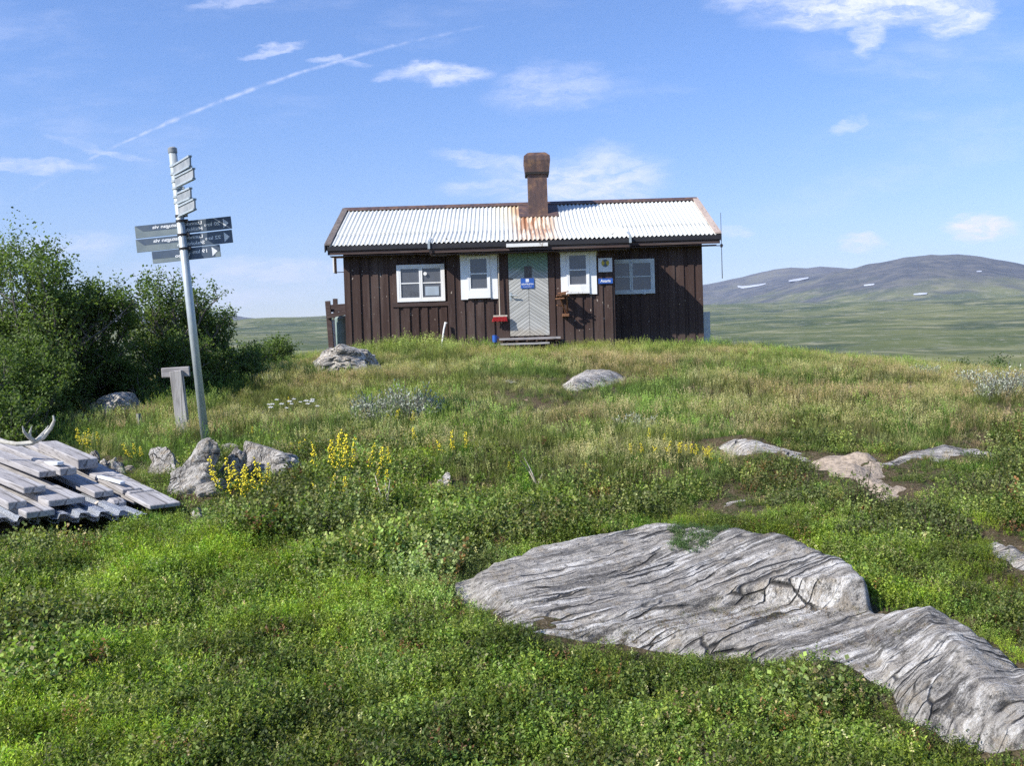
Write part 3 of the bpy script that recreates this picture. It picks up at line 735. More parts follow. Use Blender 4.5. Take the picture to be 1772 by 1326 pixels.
bm2 = bmesh.ops.extrude_face_region(bm, geom=bm.faces[:]); bmesh.ops.translate(bm, verts=[v for v in bm2['geom'] if isinstance(v, bmesh.types.BMVert)], vec=(0, -.002, 0))
box(bm, cx_-.014, cx_+.014, HC-.0605, HC-.058, cz_-.05, cz_+.05)
mesh_bm('dark_hourglass', bm, M['film'], es, origin=tuple(hut.location))
x0, x1 = W(1035, 486, HC)[0], W(1060, 486, HC)[0]; z1 = W(1047, 482, HC)[1]; z0 = W(1047, 491, HC)[1]
ns = mesh_bm('name_sign', boxb(x0, x1, HC-.05, HC-.035, z0, z1), M['blue'], hut, .002)
lettering('Anaris', .085, Vector(((x0+x1)/2, HC-.052, (z0+z1)/2))-hut.location, ns, M['letter'], bold=.002)
# white strip light over the door
x0, x1 = W(876, 425, EC)[0], W(948, 425, EC)[0]; z1 = W(912, 421, EC)[1]; z0 = W(912, 427, EC)[1]
mesh_bm('white_strip', boxb(x0, x1, EC-.045, EC-.028, z0, z1), M['oldwhite'], hut, .003)
# lower battens under the white windows / wall bracket on the gable (open shutter seen edge on)
x0, z0 = W(579, 473, HS+.5); x1, z1 = W(584, 445, HS+.5)
bm = bmesh.new(); box(bm, x0, x0+.03, HS+.3, HS+.65, z0, z1)
mesh_bm('small_side_shutter', bm, M['white'], hut, .003)
bm = bmesh.new()
for zz in (z0+.02, z1-.02): tube(bm, [(x0+.05, HS+.5, zz), (WL, HS+.5, zz)], [.009, .009], 6)
tube(bm, [(x0+.06, HS+.4, z0), (x0+.06, HS+.4, z1)], [.012, .012], 6)
mesh_bm('shutter_bracket', bm, M['rust'], hut)
# grey flue box on right gable
x0, z1 = W(1219, 540, HS+.5); x1, _ = W(1227, 540, HS+.5); z0 = GZ
mesh_bm('grey_side_panel', boxb(WR+.024, x1, HS+.4, HS+.9, z0, z1), M['greywhite'], hut, .005)
# rusty vice-like bracket under the right white window
bxp = []
bm = bmesh.new()
xa, za = W(963, 511, HC-.2); xb = W(984, 511, HC-.2)[0]
box(bm, xa, xb, HC-.34, HC-.02, za-.025, za+.0); 
tube(bm, [(xa+.06, HC-.30, za-.03), (xa+.2, HC-.02, za-.38)], [.018, .018], 7); tube(bm, [(xb-.05, HC-.30, za-.03), (xb-.02, HC-.02, za-.35)], [.018, .018], 7)
tube(bm, [(xa-.03, HC-.33, za-.09), (xa+.16, HC-.33, za-.08)], [.02, .02], 8); tube(bm, [(xa+.0, HC-.3, za-.22), (xa+.12, HC-.06, za-.22)], [.014, .014], 7)
box(bm, xa+.09, xa+.2, HC-.36, HC-.2, za+.002, za+.05); tube(bm, [(xa+.02, HC-.28, za+.03), (xa+.25, HC-.34, za+.07)], [.012, .012], 7)
box(bm, xa+.12, xa+.26, HC-.2, HC-.02, za-.46, za-.40)
br = mesh_bm('wall_bracket', bm, M['rust'], hut)
# ---- loose things by the hut
def put_mesh(name, bm, mat, label, cat, bevel=0, group=None): 
    o = mesh_bm(name, bm, mat, None, bevel); tag(o, label, cat, group); return o
# step planks
st = empty('wooden_step', (W(915, 590, HC-.3)[0], HC-.3, 1.6)); tag(st, 'low wooden step of two weathered planks below the grey door', 'step')
xa, xb = W(864, 588, HC-.25)[0], W(970, 588, HC-.25)[0]; zz = W(915, 584, HC-.25)[1]
mesh_bm('plank', boxb(xa, xb, HC-.28, HC-.06, zz-.045, zz), M['weatherx'], st, .006)
zz2 = W(880, 594, HC-.5)[1]; mesh_bm('plank', boxb(xa+.02, xb-.25, HC-.55, HC-.32, zz2-.04, zz2), M['weatherx'], st, .006)
for xx in (xa+.1, (xa+xb)/2, xb-.15): mesh_bm('bearer', boxb(xx, xx+.08, HC-.5, HC-.08, 1.35, zz2-.041), M['brownboard'], st)
# broom: handle up, red bristles hanging at bottom
xa, za = W(862, 440, HC-.1); xb, zb_ = W(865, 546, HC-.12)
brm = empty('broom', (xb, HC-.12, zb_)); tag(brm, 'broom with red bristles hanging on the brown wall left of the grey door', 'broom')
bm = bmesh.new(); tube(bm, [(xa, HC-.10, za), (xb, HC-.12, zb_)], [.012, .014], 8); mesh_bm('handle', bm, M['palehandle'], brm)
x0, x1 = W(852, 549, HC-.12)[0], W(878, 549, HC-.12)[0]; z1, z0 = W(865, 545.5, HC-.12)[1], W(865, 550, HC-.12)[1]
mesh_bm('head', boxb(x0+.02, x1, HC-.15, HC-.09, z0+.02, z1), M['palehandle'], brm, .006)
bm = bmesh.new(); zq = W(865, 556.5, HC-.12)[1]
for i in range(26):
    a = x0+.03+(x1-x0-.05)*i/25; sp = (i/25-.5)*.05
    for yy in (-.15, -.125, -.1): tube(bm, [(a, HC+yy, z0+.02), (a+sp-.01, HC+yy*1.1, zq+random.uniform(-.008, .01))], [.006, .005], 4)
mesh_bm('bristles', bm, M['red'], brm)
# bent white stick leaning on the corner
xa, za = W(771, 558, HC-.1); xb, zb_ = W(763, 602, HC-.3); xm, zm = W(768, 571, HC-.14)
bm = bmesh.new(); tube(bm, [(W(773, 561, HC-.1)[0], HC-.1, za-.02), (xa, HC-.1, za), (xm, HC-.14, zm), (xb, HC-.3, zb_-.08)], [.02, .024, .02, .016], 8)
put_mesh('leaning_stick', bm, M['oldwhite'], 'pale bent stick leaning on the wall below the left window', 'stick')
# blue mug
xa, za = W(856, 583, HC-.2); bm = bmesh.new(); tube(bm, [(xa, HC-.2, za-.12), (xa, HC-.2, za+.03), (xa, HC-.2, za+.035), (xa, HC-.2, za-.02)], [.05, .055, .045, .04], 12); tube(bm, [(xa+.05, HC-.2, za+.01), (xa+.085, HC-.2, za-.01), (xa+.05, HC-.2, za-.05)], [.01]*3, 6)
put_mesh('blue_pail', bm, M['blue'], 'small blue pail half hidden in grass beside the door step', 'pail')
# aerial on the right eave
xa, za = W(1247, 368, ES+.05); xb, zb_ = W(1250, 482, ES+.05); 
an = empty('aerial', (XR+.08, ES+.05, zb_)); tag(an, 'thin dark whip aerial fixed to the right end of the eave', 'aerial')
bm = bmesh.new(); tube(bm, [(xa, ES+.05, za), (xb, ES+.05, zb_)], [.005, .009], 6); mesh_bm('rod', bm, M['black'], an)
zc_ = W(1249, 425, ES+.05)[1]; bm = bmesh.new(); box(bm, XR-.3, xb+.03, ES+.02, ES+.04, zc_-.01, zc_+.01); box(bm, (xa+xb)/2-.02, (xa+xb)/2+.02, ES+.018, ES+.075, zc_-.035, zc_+.035); mesh_bm('bracket', bm, M['black'], an)
# wooden rack with drum and pipe at the left gable
YR_ = 23.2
rk = empty('timber_rack', (W(582, 600, YR_)[0], YR_, 1.45)); tag(rk, 'rough brown timber rack of posts and rails against the left gable', 'rack')
def pl(px0, py0, px1, py1, Y, name, wd=.1, dp=.06, mat='brownboard'):
    xa, za = W(px0, py0, Y); xb, zb = W(px1, py1, Y); L_ = math.hypot(xb-xa, zb-za)
    a = math.atan2(zb-za, xb-xa)
    bm = boxb(0, L_, -dp/2, dp/2, -wd/2, wd/2, M=Matrix.Translation((xa, Y, za)) @ Matrix.Rotation(-a, 4, 'Y'))
    return mesh_bm(name, bm, M[mat], rk, .004)
pl(567, 521, 574, 608, YR_, 'post', .12); pl(580, 517, 583, 608, YR_+.7, 'post', .11, mat='brownboard')
pl(570, 532, 598, 530, YR_+.66, 'rail', .12); pl(566, 548, 599, 541, YR_-.06, 'rail', .1); pl(570, 538, 598, 536, YR_+.05, 'rail', .07, mat='brownboard')
xa = W(590, 560, YR_+.3)[0]; zt = W(590, 547, YR_+.3)[1]; bm = bmesh.new()
tube(bm, [(xa, YR_+.3, 1.3), (xa, YR_+.3, 1.75), (xa, YR_+.3, 1.77), (xa, YR_+.3, zt-.06), (xa, YR_+.3, zt)], [.15, .15, .155, .15, .11], 18); o = put_mesh('gas_drum', bm, M['green'], 'grey green upright drum inside the timber rack', 'drum')
xa = W(577, 560, YR_+.1)[0]; bm = bmesh.new(); tube(bm, [(xa+.02, YR_+.1, 1.3), (xa, YR_+.1, W(577, 553, YR_)[1])], [.035, .035], 10); put_mesh('white_pipe', bm, M['signwhite'], 'pale plastic pipe standing in the timber rack beside the drum', 'pipe')
# pale scraps of board under the left wall
for k, (px, py, wpx, lab) in enumerate(((660, 601, 16, 'short pale board lying at the wall foot behind the boulder'), (737, 595, 16, 'short pale board lying at the wall foot below the left window'))):
    x, z = W(px, py, HS-.15); put_mesh('loose_board', boxb(x-.11, x+.11, HS-.2, HS-.1, z-.03, z), M['palehandle'], lab, 'board', .004)

# ================================================================ SIGNPOST
SY = G(356, 768)
sp0 = Vector((SY[0], SY[1], SY[2]))
xt, zt = W(295, 253, SY[1]-.05)
axis = (Vector((xt, SY[1]-.05, zt))-sp0); PH = axis.length; axis.normalize()
post = empty('signpost', sp0); tag(post, 'tall leaning grey metal signpost with seven direction boards standing among cairn stones', 'signpost')
MT = axis.to_track_quat('Z', 'Y').to_matrix().to_4x4()
MP = Matrix.Translation(sp0) @ Matrix.Rotation(math.atan2(axis.x, axis.z), 4, 'Y')
def pp(name, bm, mat, parent=None, bevel=0):
    bmesh.ops.transform(bm, matrix=MP, verts=bm.verts)
    o = mesh_bm(name, bm, mat, None, bevel, origin=tuple(sp0)); o.parent = parent or post; o.location = (0, 0, 0); return o
def up_at(py):   # height along the pole for a picture row
    lo_, hi_ = 0, PH
    for _ in range(30):
        mid = (lo_+hi_)/2; q = sp0+axis*mid
        if proj(*q)[1] > py: lo_ = mid
        else: hi_ = mid
    return lo_
PR = .042
bm = bmesh.new(); tube(bm, [(0, 0, -.25), (0, 0, PH-.06)], [PR+.001, PR], 20); pp('pole', bm, M['metal'])
for p in post.children: p.data.polygons.foreach_set('use_smooth', np.ones(len(p.data.polygons), bool))
bm = bmesh.new(); tube(bm, [(0, 0, PH-.06), (0, 0, PH-.012), (0, 0, PH)], [PR+.005, PR+.005, PR*.75], 20); pp('cap', bm, M['boardlight'])
for py in (286, 300, 313, 325, 340, 350, 373, 382, 406, 430):
    zz = up_at(py); bm = bmesh.new()
    tube(bm, [(0, 0, zz-.012), (0, 0, zz+.012)], [PR+.006]*2, 18); box(bm, PR-.005, PR+.035, -.012, .02, zz-.014, zz+.014)
    pp('clamp', bm, M['black'] if py > 370 else M['metal'])
def board_flat(pxl, pyt, pxr, pyb, s, txts, km, film):
    """s: depth behind the pole; the board lies square to the pole"""
    zt_, zb2 = up_at(pyt), up_at(pyb); zc = (zt_+zb2)/2; h = (zt_-zb2)
    base = sp0+axis*zc; sc = base.y/FPX
    ppx = proj(*base)[0]; x0 = (pxl-ppx)*sc; x1 = (pxr-ppx)*sc
    y0 = PR+.012
    Mr = MP
    bm = boxb(x0, x1, y0, y0+.012, zc-h/2, zc+h/2, M=Matrix.Translation((0, 0, zc)) @ Matrix.Rotation(R(-.3), 4, 'Y') @ Matrix.Translation((0, 0, -zc)))
    o = pp('sign_board', bm, M['board'], None, .002)
    # darker slate-blue tone over the board except a paler strip at lower left
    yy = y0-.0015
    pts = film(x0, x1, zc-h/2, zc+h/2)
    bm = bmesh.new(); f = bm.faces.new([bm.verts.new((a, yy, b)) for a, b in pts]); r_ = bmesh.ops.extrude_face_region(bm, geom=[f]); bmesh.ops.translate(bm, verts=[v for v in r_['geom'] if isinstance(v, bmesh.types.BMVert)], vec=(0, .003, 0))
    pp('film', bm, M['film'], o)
    bm = bmesh.new(); ax_ = x1-.028; f = bm.faces.new([bm.verts.new(q) for q in ((ax_, yy-.001, zc), (ax_-.058, yy-.001, zc+h*.38), (ax_-.058, yy-.001, zc-h*.38))])
    r_ = bmesh.ops.extrude_face_region(bm, geom=[f]); bmesh.ops.translate(bm, verts=[v for v in r_['geom'] if isinstance(v, bmesh.types.BMVert)], vec=(0, .0015, 0))
    pp('arrow', bm, M['letter'], o)
    for (s_txt, size, tx, tz, al) in txts:
        me = text_mesh(s_txt, size, .0012, al); me.materials.clear(); me.materials.append(M['letter'])
        me.transform(Matrix.Diagonal((-1.32, 1, 1, 1))); me.transform(Matrix.Rotation(math.pi/2, 4, 'X')); me.flip_normals()
        me.transform(Matrix.Translation((x1-tx, yy-.0015, zc+tz*h)))
        me.transform(Matrix.Translation(-sp0) @ MP)
        t_ = bpy.data.objects.new('lettering', me); COL.objects.link(t_); t_.parent = o
    return o
slateAB = lambda x0, x1, z0, z1: [(x0+.004, z1-.002), (x0+.085, z0+(z1-z0)*.5), (-.02, z0+(z1-z0)*.47), (.0, z0+.004), (x1-.004, z0+.004), (x1-.004, z1-.002)]
slateC = lambda x0, x1, z0, z1: [(x0+.004, z1-.002), (x0+.004, z0+(z1-z0)*.36), (-.02, z0+(z1-z0)*.36), (.0, z0+.004), (x1-.06, z0+.004), (x1-.055, z0+.05), (x1-.004, z0+.065), (x1-.004, z1-.002)]
a_ = board_flat(228, 381, 396, 402.5, 0, [('20 km', .050, .118, .02, 'LEFT'), ('Lunndörrsstugan via', .049, .305, .24, 'LEFT'), ('Hällådalen', .049, .305, -.24, 'LEFT')], 0, slateAB)
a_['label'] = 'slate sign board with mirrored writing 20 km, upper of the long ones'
a_ = board_flat(230, 404.5, 398, 427, 0, [('22 km', .050, .118, .02, 'LEFT'), ('Lunndörrsstugan via', .049, .305, .24, 'LEFT'), ('Stalohättan', .049, .295, -.24, 'LEFT')], 0, slateAB)
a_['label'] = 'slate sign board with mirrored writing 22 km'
a_ = board_flat(258, 428, 377, 449, 0, [('19 km', .050, .125, .1, 'LEFT'), ('Vallbo', .049, .315, -.08, 'LEFT')], 0, slateC)
a_['label'] = 'short lowest sign board with mirrored writing 19 km'
def board_out(py0, tx, ty, hpx, mat):
    """board standing out towards the viewer; tip top corner at picture point (tx,ty)"""
    z0 = up_at(py0); p = sp0+axis*z0; h = .108*hpx
    d = dirpx(tx, ty); t = (p.z-EYE)/d[2]; tip = Vector((d[0]*t, d[1]*t, p.z))
    vec = tip-p; vec.z = 0; L_ = min(vec.length, 1.0); dirv = vec.normalized(); n_ = Vector((dirv.y, -dirv.x, 0))
    bm = bmesh.new(); a0 = p+dirv*(PR+.01); a1 = p+dirv*L_
    for (q0, q1, zt2, zb2, th_, mt) in ((a0, a1, 0, -h, .008, 0), (a0, a1, .004, -.014, .018, 1), (a0, a1, -h+.012, -h-.004, .018, 1)):
        vs = [bm.verts.new(Vector((q.x, q.y, p.z+zz)) + n_*sg*th_) for q in (q0, q1) for zz in (zt2, zb2) for sg in (-1, 1)]
        for f in ((0,1,3,2),(4,6,7,5),(0,4,5,1),(2,3,7,6),(0,2,6,4),(1,5,7,3)):
            ff = bm.faces.new([vs[i] for i in f]); ff.material_index = mt
    o = mesh_bm('sign_board', bm, [mat, M['metal']], None, origin=tuple(sp0)); o.parent = post; o.location = (0, 0, 0)
    o['label'] = 'pale blank-backed sign board pointing towards the viewer'
for py0, tx, ty in ((287, 329, 269), (308, 335, 290.5), (336, 330, 324.5), (358, 337, 343.5)): board_out(py0, tx, ty, 1.0, M['boardlight'])

# ================================================================ T-SHAPED WOODEN POST
gx_, gy_, gz_ = G(318, 752); tp = empty('wooden_marker_post', (gx_, gy_, gz_)); tag(tp, 'short weathered grey wooden post with a crosspiece left of the metal signpost', 'marker post')
a0, b0 = W(305, 642, gy_); a1, b1_ = W(319, 758, gy_)
Ld = math.hypot(a0-a1, b0-b1_); an_ = math.atan2(a0-a1, b0-b1_)
MM = Matrix.Translation((a1, gy_, b1_)) @ Matrix.Rotation(an_, 4, 'Y')
mesh_bm('post', boxb(-.068, .068, -.035, .035, -.2, Ld, M=MM), M['weather'], tp, .006)
a0, b0 = W(277, 646, gy_); a1, b1_ = W(326, 643, gy_)
MM2 = Matrix.Translation(((a0+a1)/2, gy_+.052, (b0+b1_)/2)) @ Matrix.Rotation(-math.atan2(b1_-b0, a1-a0), 4, 'Y')
mesh_bm('crosspiece', boxb(-(a1-a0)/2, (a1-a0)/2, -.016, .016, -.057, .057, M=MM2), M['weatherx'], tp, .008)
# small grey stake in the grass
gx_, gy_, gz_ = G(245, 742); bm = bmesh.new(); tube(bm, [(gx_, gy_, gz_-.1), (gx_-.03, gy_, gz_+.18)], [.035, .03], 6); put_mesh('stump', bm, M['weather'], 'low grey rotten stake in the grass left of the wooden post', 'stake')

# ================================================================ TIMBER PILE
def plank(fpx, fpy, bpx, bpy_, lf, lb, wd, th, mat, label, name='plank', cat='plank', roll=0.0, bevel=.006, extend=1.0, ln=3.2, yj=0.0):
    """front end (near viewer) and back end by picture point with lift of top surface above ground"""
    f = G(fpx, fpy, lf); b = G(bpx, bpy_, lb)
    A = Vector((f[0], f[1], f[2]+lf)); B = Vector((b[0], b[1], b[2]+lb)); B = A+(B-A)*extend
    d = (B-A); L_ = d.length
    yaw = PYAW+R(yj); L_ = ln; d = Vector((math.cos(yaw), math.sin(yaw), 0))*L_; bx_, by_ = A.x+d.x, A.y+d.y
    pit = math.atan2(float(tps(bx_, by_))+lb-A.z, L_)
    Mx = Matrix.Translation(A) @ Matrix.Rotation(yaw, 4, 'Z') @ Matrix.Rotation(-pit, 4, 'Y') @ Matrix.Rotation(R(roll), 4, 'X')
    bm = boxb(0, L_, -wd/2, wd/2, -th, 0, M=None)
    if bevel: bmesh.ops.bevel(bm, geom=bm.edges[:], offset=bevel, segments=1, affect='EDGES')
    me = bpy.data.meshes.new(name); bmesh.ops.recalc_face_normals(bm, faces=bm.faces); bm.to_mesh(me); bm.free(); me.materials.append(mat)
    o = bpy.data.objects.new(name, me); COL.objects.link(o); o.matrix_world = Mx; tag(o, label, cat, 'timber and sheets in the pile'); return o
wx = M['weatherx']
M['darkend'] = simple('painted_white_board', (.74, .76, .78), (.66, .68, .70), 10, .6)
_a = G(207, 866, .2); _b = G(3, 777, .2); PYAW = math.atan2(_b[1]-_a[1], _b[0]-_a[0])
# base boards first
plank(286, 872, -60, 778, .12, .11, .24, .035, wx, 'splintered grey plank reaching farthest right in the timber pile', yj=-2.5)
plank(140, 886, -200, 800, .17, .15, .30, .06, wx, 'broad low grey beam under the wide plank at the front of the pile')
plank(207, 866, -120, 752, .20, .19, .12, .10, wx, 'long round-edged grey beam with its end in the middle of the pile', name='beam', cat='beam', bevel=.022)
plank(116, 863, -200, 768, .26, .22, .27, .05, wx, 'wide thick grey plank lying on top near the front of the pile', yj=1.5)
plank(30, 868, -140, 815, .24, .22, .13, .06, wx, 'short narrow plank ending above the corrugated sheets')
plank(118, 810, -60, 758, .28, .26, .13, .06, wx, 'dark-ended squared block beam behind the white board', yj=-2, name='beam', cat='beam')
plank(104, 799, 8, 769, .31, .29, .055, .03, M['darkend'], 'white painted narrow board lying on top of the pile', ln=.85, yj=-3)
plank(152, 794, 20, 762, .23, .23, .17, .09, wx, 'rearmost grey beam with a dark sawn end', yj=-4, ln=1.5, name='beam', cat='beam')
plank(212, 834, 150, 806, .17, .17, .04, .02, M['darkend'], 'thin white strip along the rear edge of the pile', name='strip', cat='strip', bevel=.002, ln=.55)
plank(245, 850, 100, 803, .16, .16, .20, .04, wx, 'thin grey board behind the long beam', ln=2.2)
plank(70, 884, -200, 800, .20, .18, .20, .05, wx, 'grey plank between the wide top plank and the metal sheets', yj=1)
plank(248, 862, -60, 770, .16, .15, .16, .05, wx, 'narrow grey plank beside the splintered one', yj=-1)
plank(180, 850, -60, 770, .22, .21, .15, .05, wx, 'knotty grey plank behind the round-edged beam', yj=0)
plank(228, 846, -60, 770, .15, .14, .15, .04, wx, 'thin split board near the rear edge of the pile', yj=-3, ln=2.0)
plank(60, 842, -60, 770, .27, .27, .16, .05, wx, 'grey plank between the wide top plank and the beam at the left', yj=1.5)
plank(84, 815, -60, 770, .26, .25, .15, .05, wx, 'grey plank under the squared block beam', yj=0)
f = G(132, 895, .05)
bm = bmesh.new(); tube(bm, [(f[0], f[1], f[2]+.02), (f[0]+.13, f[1]+.12, f[2]+.14)], [.02, .02], 4); put_mesh('wood_prop', bm, M['palehandle'], 'pale square stick propped against the end of the wide plank', 'stick')
# trapezoid metal sheets under the planks
def trap_sheet(cpx, cpy, n, pitch, L_, lift, label, yaw):
    f = G(cpx, cpy, lift); xs = []; zs = []
    for k in range(n):
        for a, b in ((0, 0), (.30, 0), (.42, .035), (.85, .035)): xs.append((k+a)*pitch); zs.append(b)
    V = []; 
    for yy in (0, L_): V += [(x+math.cos(PYAW-yaw)*yy, math.sin(PYAW-yaw)*yy, z) for x, z in zip(xs, zs)]
    n_ = len(xs); F = [(i, i+1, n_+i+1, n_+i) for i in range(n_-1)]
    bm = bmesh.new(); vv = [bm.verts.new(v) for v in V]
    for f_ in F: bm.faces.new([vv[i] for i in f_])
    r_ = bmesh.ops.solidify(bm, geom=bm.faces[:], thickness=.003)
    me = bpy.data.meshes.new('metal_sheet'); bm.to_mesh(me); bm.free(); me.materials.append(M['sheet'])
    o = bpy.data.objects.new('metal_sheet', me); COL.objects.link(o)
    o.matrix_world = Matrix.Translation((f[0], f[1], f[2]+lift)) @ Matrix.Rotation(yaw, 4, 'Z') @ Matrix.Rotation(R(3), 4, 'X')
    tag(o, label, 'metal sheet', 'timber and sheets in the pile'); return o
M['sheet'] = simple('pale_metal_sheet', (.62, .65, .70), (.50, .53, .58), 5, .4, metal=.2)
fa = G(150, 905); fb = G(-60, 917)
yaw = math.atan2(fa[1]-fb[1], fa[0]-fb[0])+R(6)
trap_sheet(-90, 910, 9, .14, 2.2, .15, 'pale ribbed metal sheet, the upper one at the front corner of the pile', yaw-R(2))
trap_sheet(-84, 916, 10, .14, 2.2, .105, 'pale ribbed metal sheet, the lower one at the front corner of the pile', yaw-R(5))
# orange tipped strip on the sheets
f = G(4, 858, .22); bm = bmesh.new(); tube(bm, [(f[0]-.5, f[1]+.35, f[2]+.24), (f[0], f[1], f[2]+.2)], [.012, .012], 4)
put_mesh('orange_strip', bm, simple('orange_paint', (.62, .16, .05), (.5, .14, .05), 9, .5), 'thin orange painted strip lying on the metal sheet', 'strip')
# antler
f = G(60, 770, .36)
AY = f[1]
def ap(px, py, dy=0): x, z = W(px, py, AY+dy); return (x, AY+dy, z)
bm = bmesh.new()
tube(bm, [ap(-40, 760, .1), ap(0, 764, .1), ap(30, 769), ap(55, 767), ap(75, 757), ap(88, 741), ap(94, 728), ap(92, 719)], [.016, .018, .02, .022, .02, .016, .012, .005], 8)
tube(bm, [ap(60, 764), ap(50, 757, -.05), ap(42, 748, -.08), ap(39, 738, -.1)], [.02, .015, .012, .005], 7)
tube(bm, [ap(52, 757, -.05), ap(52, 748, -.05), ap(55, 738, -.06)], [.012, .01, .004], 7)
tube(bm, [ap(64, 762), ap(73, 752, .06), ap(80, 744, .1), ap(84, 737, .12)], [.016, .013, .01, .004], 7)
put_mesh('antler', bm, M['bone'], 'bleached branching reindeer antler lying on top of the timber pile', 'antler')
# ================================================================ ROCKS
LOWI = []; GRIDS = {}
EXCL = []          # ground polygons that carry no vegetation: (poly Nx2, inset)
def pt_seg_dist(X, Y, poly):
    """signed distance to polygon, positive inside"""
    best = np.full(X.shape, 1e9); inside = np.zeros(X.shape, bool); n = len(poly)
    for i in range(n):
        x0, y0 = poly[i]; x1, y1 = poly[(i+1) % n]
        dx, dy = x1-x0, y1-y0; L2 = dx*dx+dy*dy+1e-12
        t = np.clip(((X-x0)*dx+(Y-y0)*dy)/L2, 0, 1)
        best = np.minimum(best, np.hypot(X-x0-t*dx, Y-y0-t*dy))
        c = ((y0 > Y) != (y1 > Y)) & (X < (x1-x0)*(Y-y0)/((y1-y0) if y1 != y0 else 1e-9)+x0)
        inside ^= c
    return np.where(inside, best, -best)
def smooth_poly(P, it=2):
    for _ in range(it):
        Q = []
        for i in range(len(P)):
            a = np.array(P[i]); b = np.array(P[(i+1) % len(P)]); Q += [a*.75+b*.25, a*.25+b*.75]
        P = Q
    return np.array(P)
def gpoly(pix): return smooth_poly([G(px, py)[:2] for px, py in pix], 1)
def hrock(name, pix, hgt, mat, label, cat='rock', res=.02, edge=.18, ang=20, strata=.02, seed=0, fine=.02, extra=None, group=None, excl=True, wob=.06, kind=None, flat=False):
    poly = gpoly(pix); mn = poly.min(0)-.12; mx = poly.max(0)+.12
    xs = np.arange(mn[0], mx[0], res); ys = np.arange(mn[1], mx[1], res*1.2)
    X, Y = np.meshgrid(xs, ys, indexing='ij')
    D = pt_seg_dist(X, Y, poly) + (fbm(X/.35, Y/.35, 2, seed+7)*.8+fbm(X/.1, Y/.1, 2, seed+9)*.35)*wob
    a = R(ang); q = -X*math.sin(a)+Y*math.cos(a); p = X*math.cos(a)+Y*math.sin(a)
    qq = q + fbm(p/1.5, q/.9, 2, seed+1)*.14
    h = hgt*sst(-.02, edge, D)
    if extra is not None: h = h+extra(X, Y, D, p, q, poly)
    def saw(v): f = v-np.floor(v); return np.where(f < .78, f/.78, (1-f)/.22)-.5
    st = saw(qq/.14+vn(p/1.6, q*0, seed+2)*.9)*1.0+saw(qq/.052+vn(p/1.1, q/.5, seed+3)*.7)*.5
    k = sst(0, .1, D)
    h = h + k*strata*st + k*fine*(fbm(p/.7, q/.09, 4, seed+4)) + k*fine*.5*fbm(X/.05, Y/.05, 3, seed+5)
    base = H(X, Y)
    if flat: base = base*(1-sst(0, .18, D))+tps(X, Y)*sst(0, .18, D)
    Z = np.where(D > -.0, base+h-.02, base-.02+np.maximum(D, -.2)*1.2)
    keep = D > -.10
    GRIDS[name] = (xs, ys, Z)
    nx, ny = X.shape
    V = np.stack([X.ravel(), Y.ravel(), Z.ravel()], 1)
    i, j = np.meshgrid(np.arange(nx-1), np.arange(ny-1), indexing='ij'); A = (i*ny+j).ravel()
    F = np.stack([A, A+ny, A+ny+1, A+1], 1); kk = keep.ravel()
    F = F[kk[F].all(1)]; used = np.unique(F); mp = -np.ones(len(V), int); mp[used] = np.arange(len(used)); V = V[used]; F = mp[F]
    c = (float(poly[:, 0].mean()), float(poly[:, 1].mean()), float(H(poly[:, 0].mean(), poly[:, 1].mean())))
    o = mesh_np(name, V, F, mat, smooth=True, origin=c)
    if kind: o['kind'] = kind; 
    if label: tag(o, label, cat, group)
    if excl: EXCL.append((poly, .015)); LOWI.append(len(EXCL)-1) if len(EXCL) > 1 else None
    return o, poly
# the big banded outcrop in the foreground
slabA = gpoly([(800,1034),(880,1000),(1040,962),(1130,958),(1240,975),(1300,1000),(1400,1010),(1490,1040),(1522,1072),(1450,1085),(1330,1092),(1250,1088),(1130,1090),(1000,1085),(900,1075),(840,1058)])
notch = gpoly([(1150,985),(1210,968),(1285,985),(1260,1000),(1190,1003)])
lowB = gpoly([(1540,1090),(1640,1086),(1790,1175),(1860,1260),(1760,1330),(1640,1310),(1560,1260),(1530,1180),(1500,1130)])
def pl_dist(X, Y, L_):
    best = np.full(X.shape, 1e9)
    for (x0, y0), (x1, y1) in zip(L_[:-1], L_[1:]):
        dx, dy = x1-x0, y1-y0; t = np.clip(((X-x0)*dx+(Y-y0)*dy)/(dx*dx+dy*dy), 0, 1); best = np.minimum(best, np.hypot(X-x0-t*dx, Y-y0-t*dy))
    return best
FRONT = [G(*q)[:2] for q in [(772,1030),(820,1058),(900,1100),(1000,1118),(1100,1128),(1240,1148),(1400,1150),(1520,1190),(1550,1255),(1610,1280),(1730,1305),(1880,1310)]]
BACK = [G(*q)[:2] for q in [(772,1026),(880,988),(1040,948),(1130,948),(1240,968),(1300,985),(1400,1000),(1500,1040),(1540,1068),(1640,1080),(1790,1170),(1900,1260)]]
AFRONT = [G(*q)[:2] for q in [(800,1045),(900,1085),(1050,1100),(1200,1098),(1330,1085),(1420,1068),(1525,1066)]]
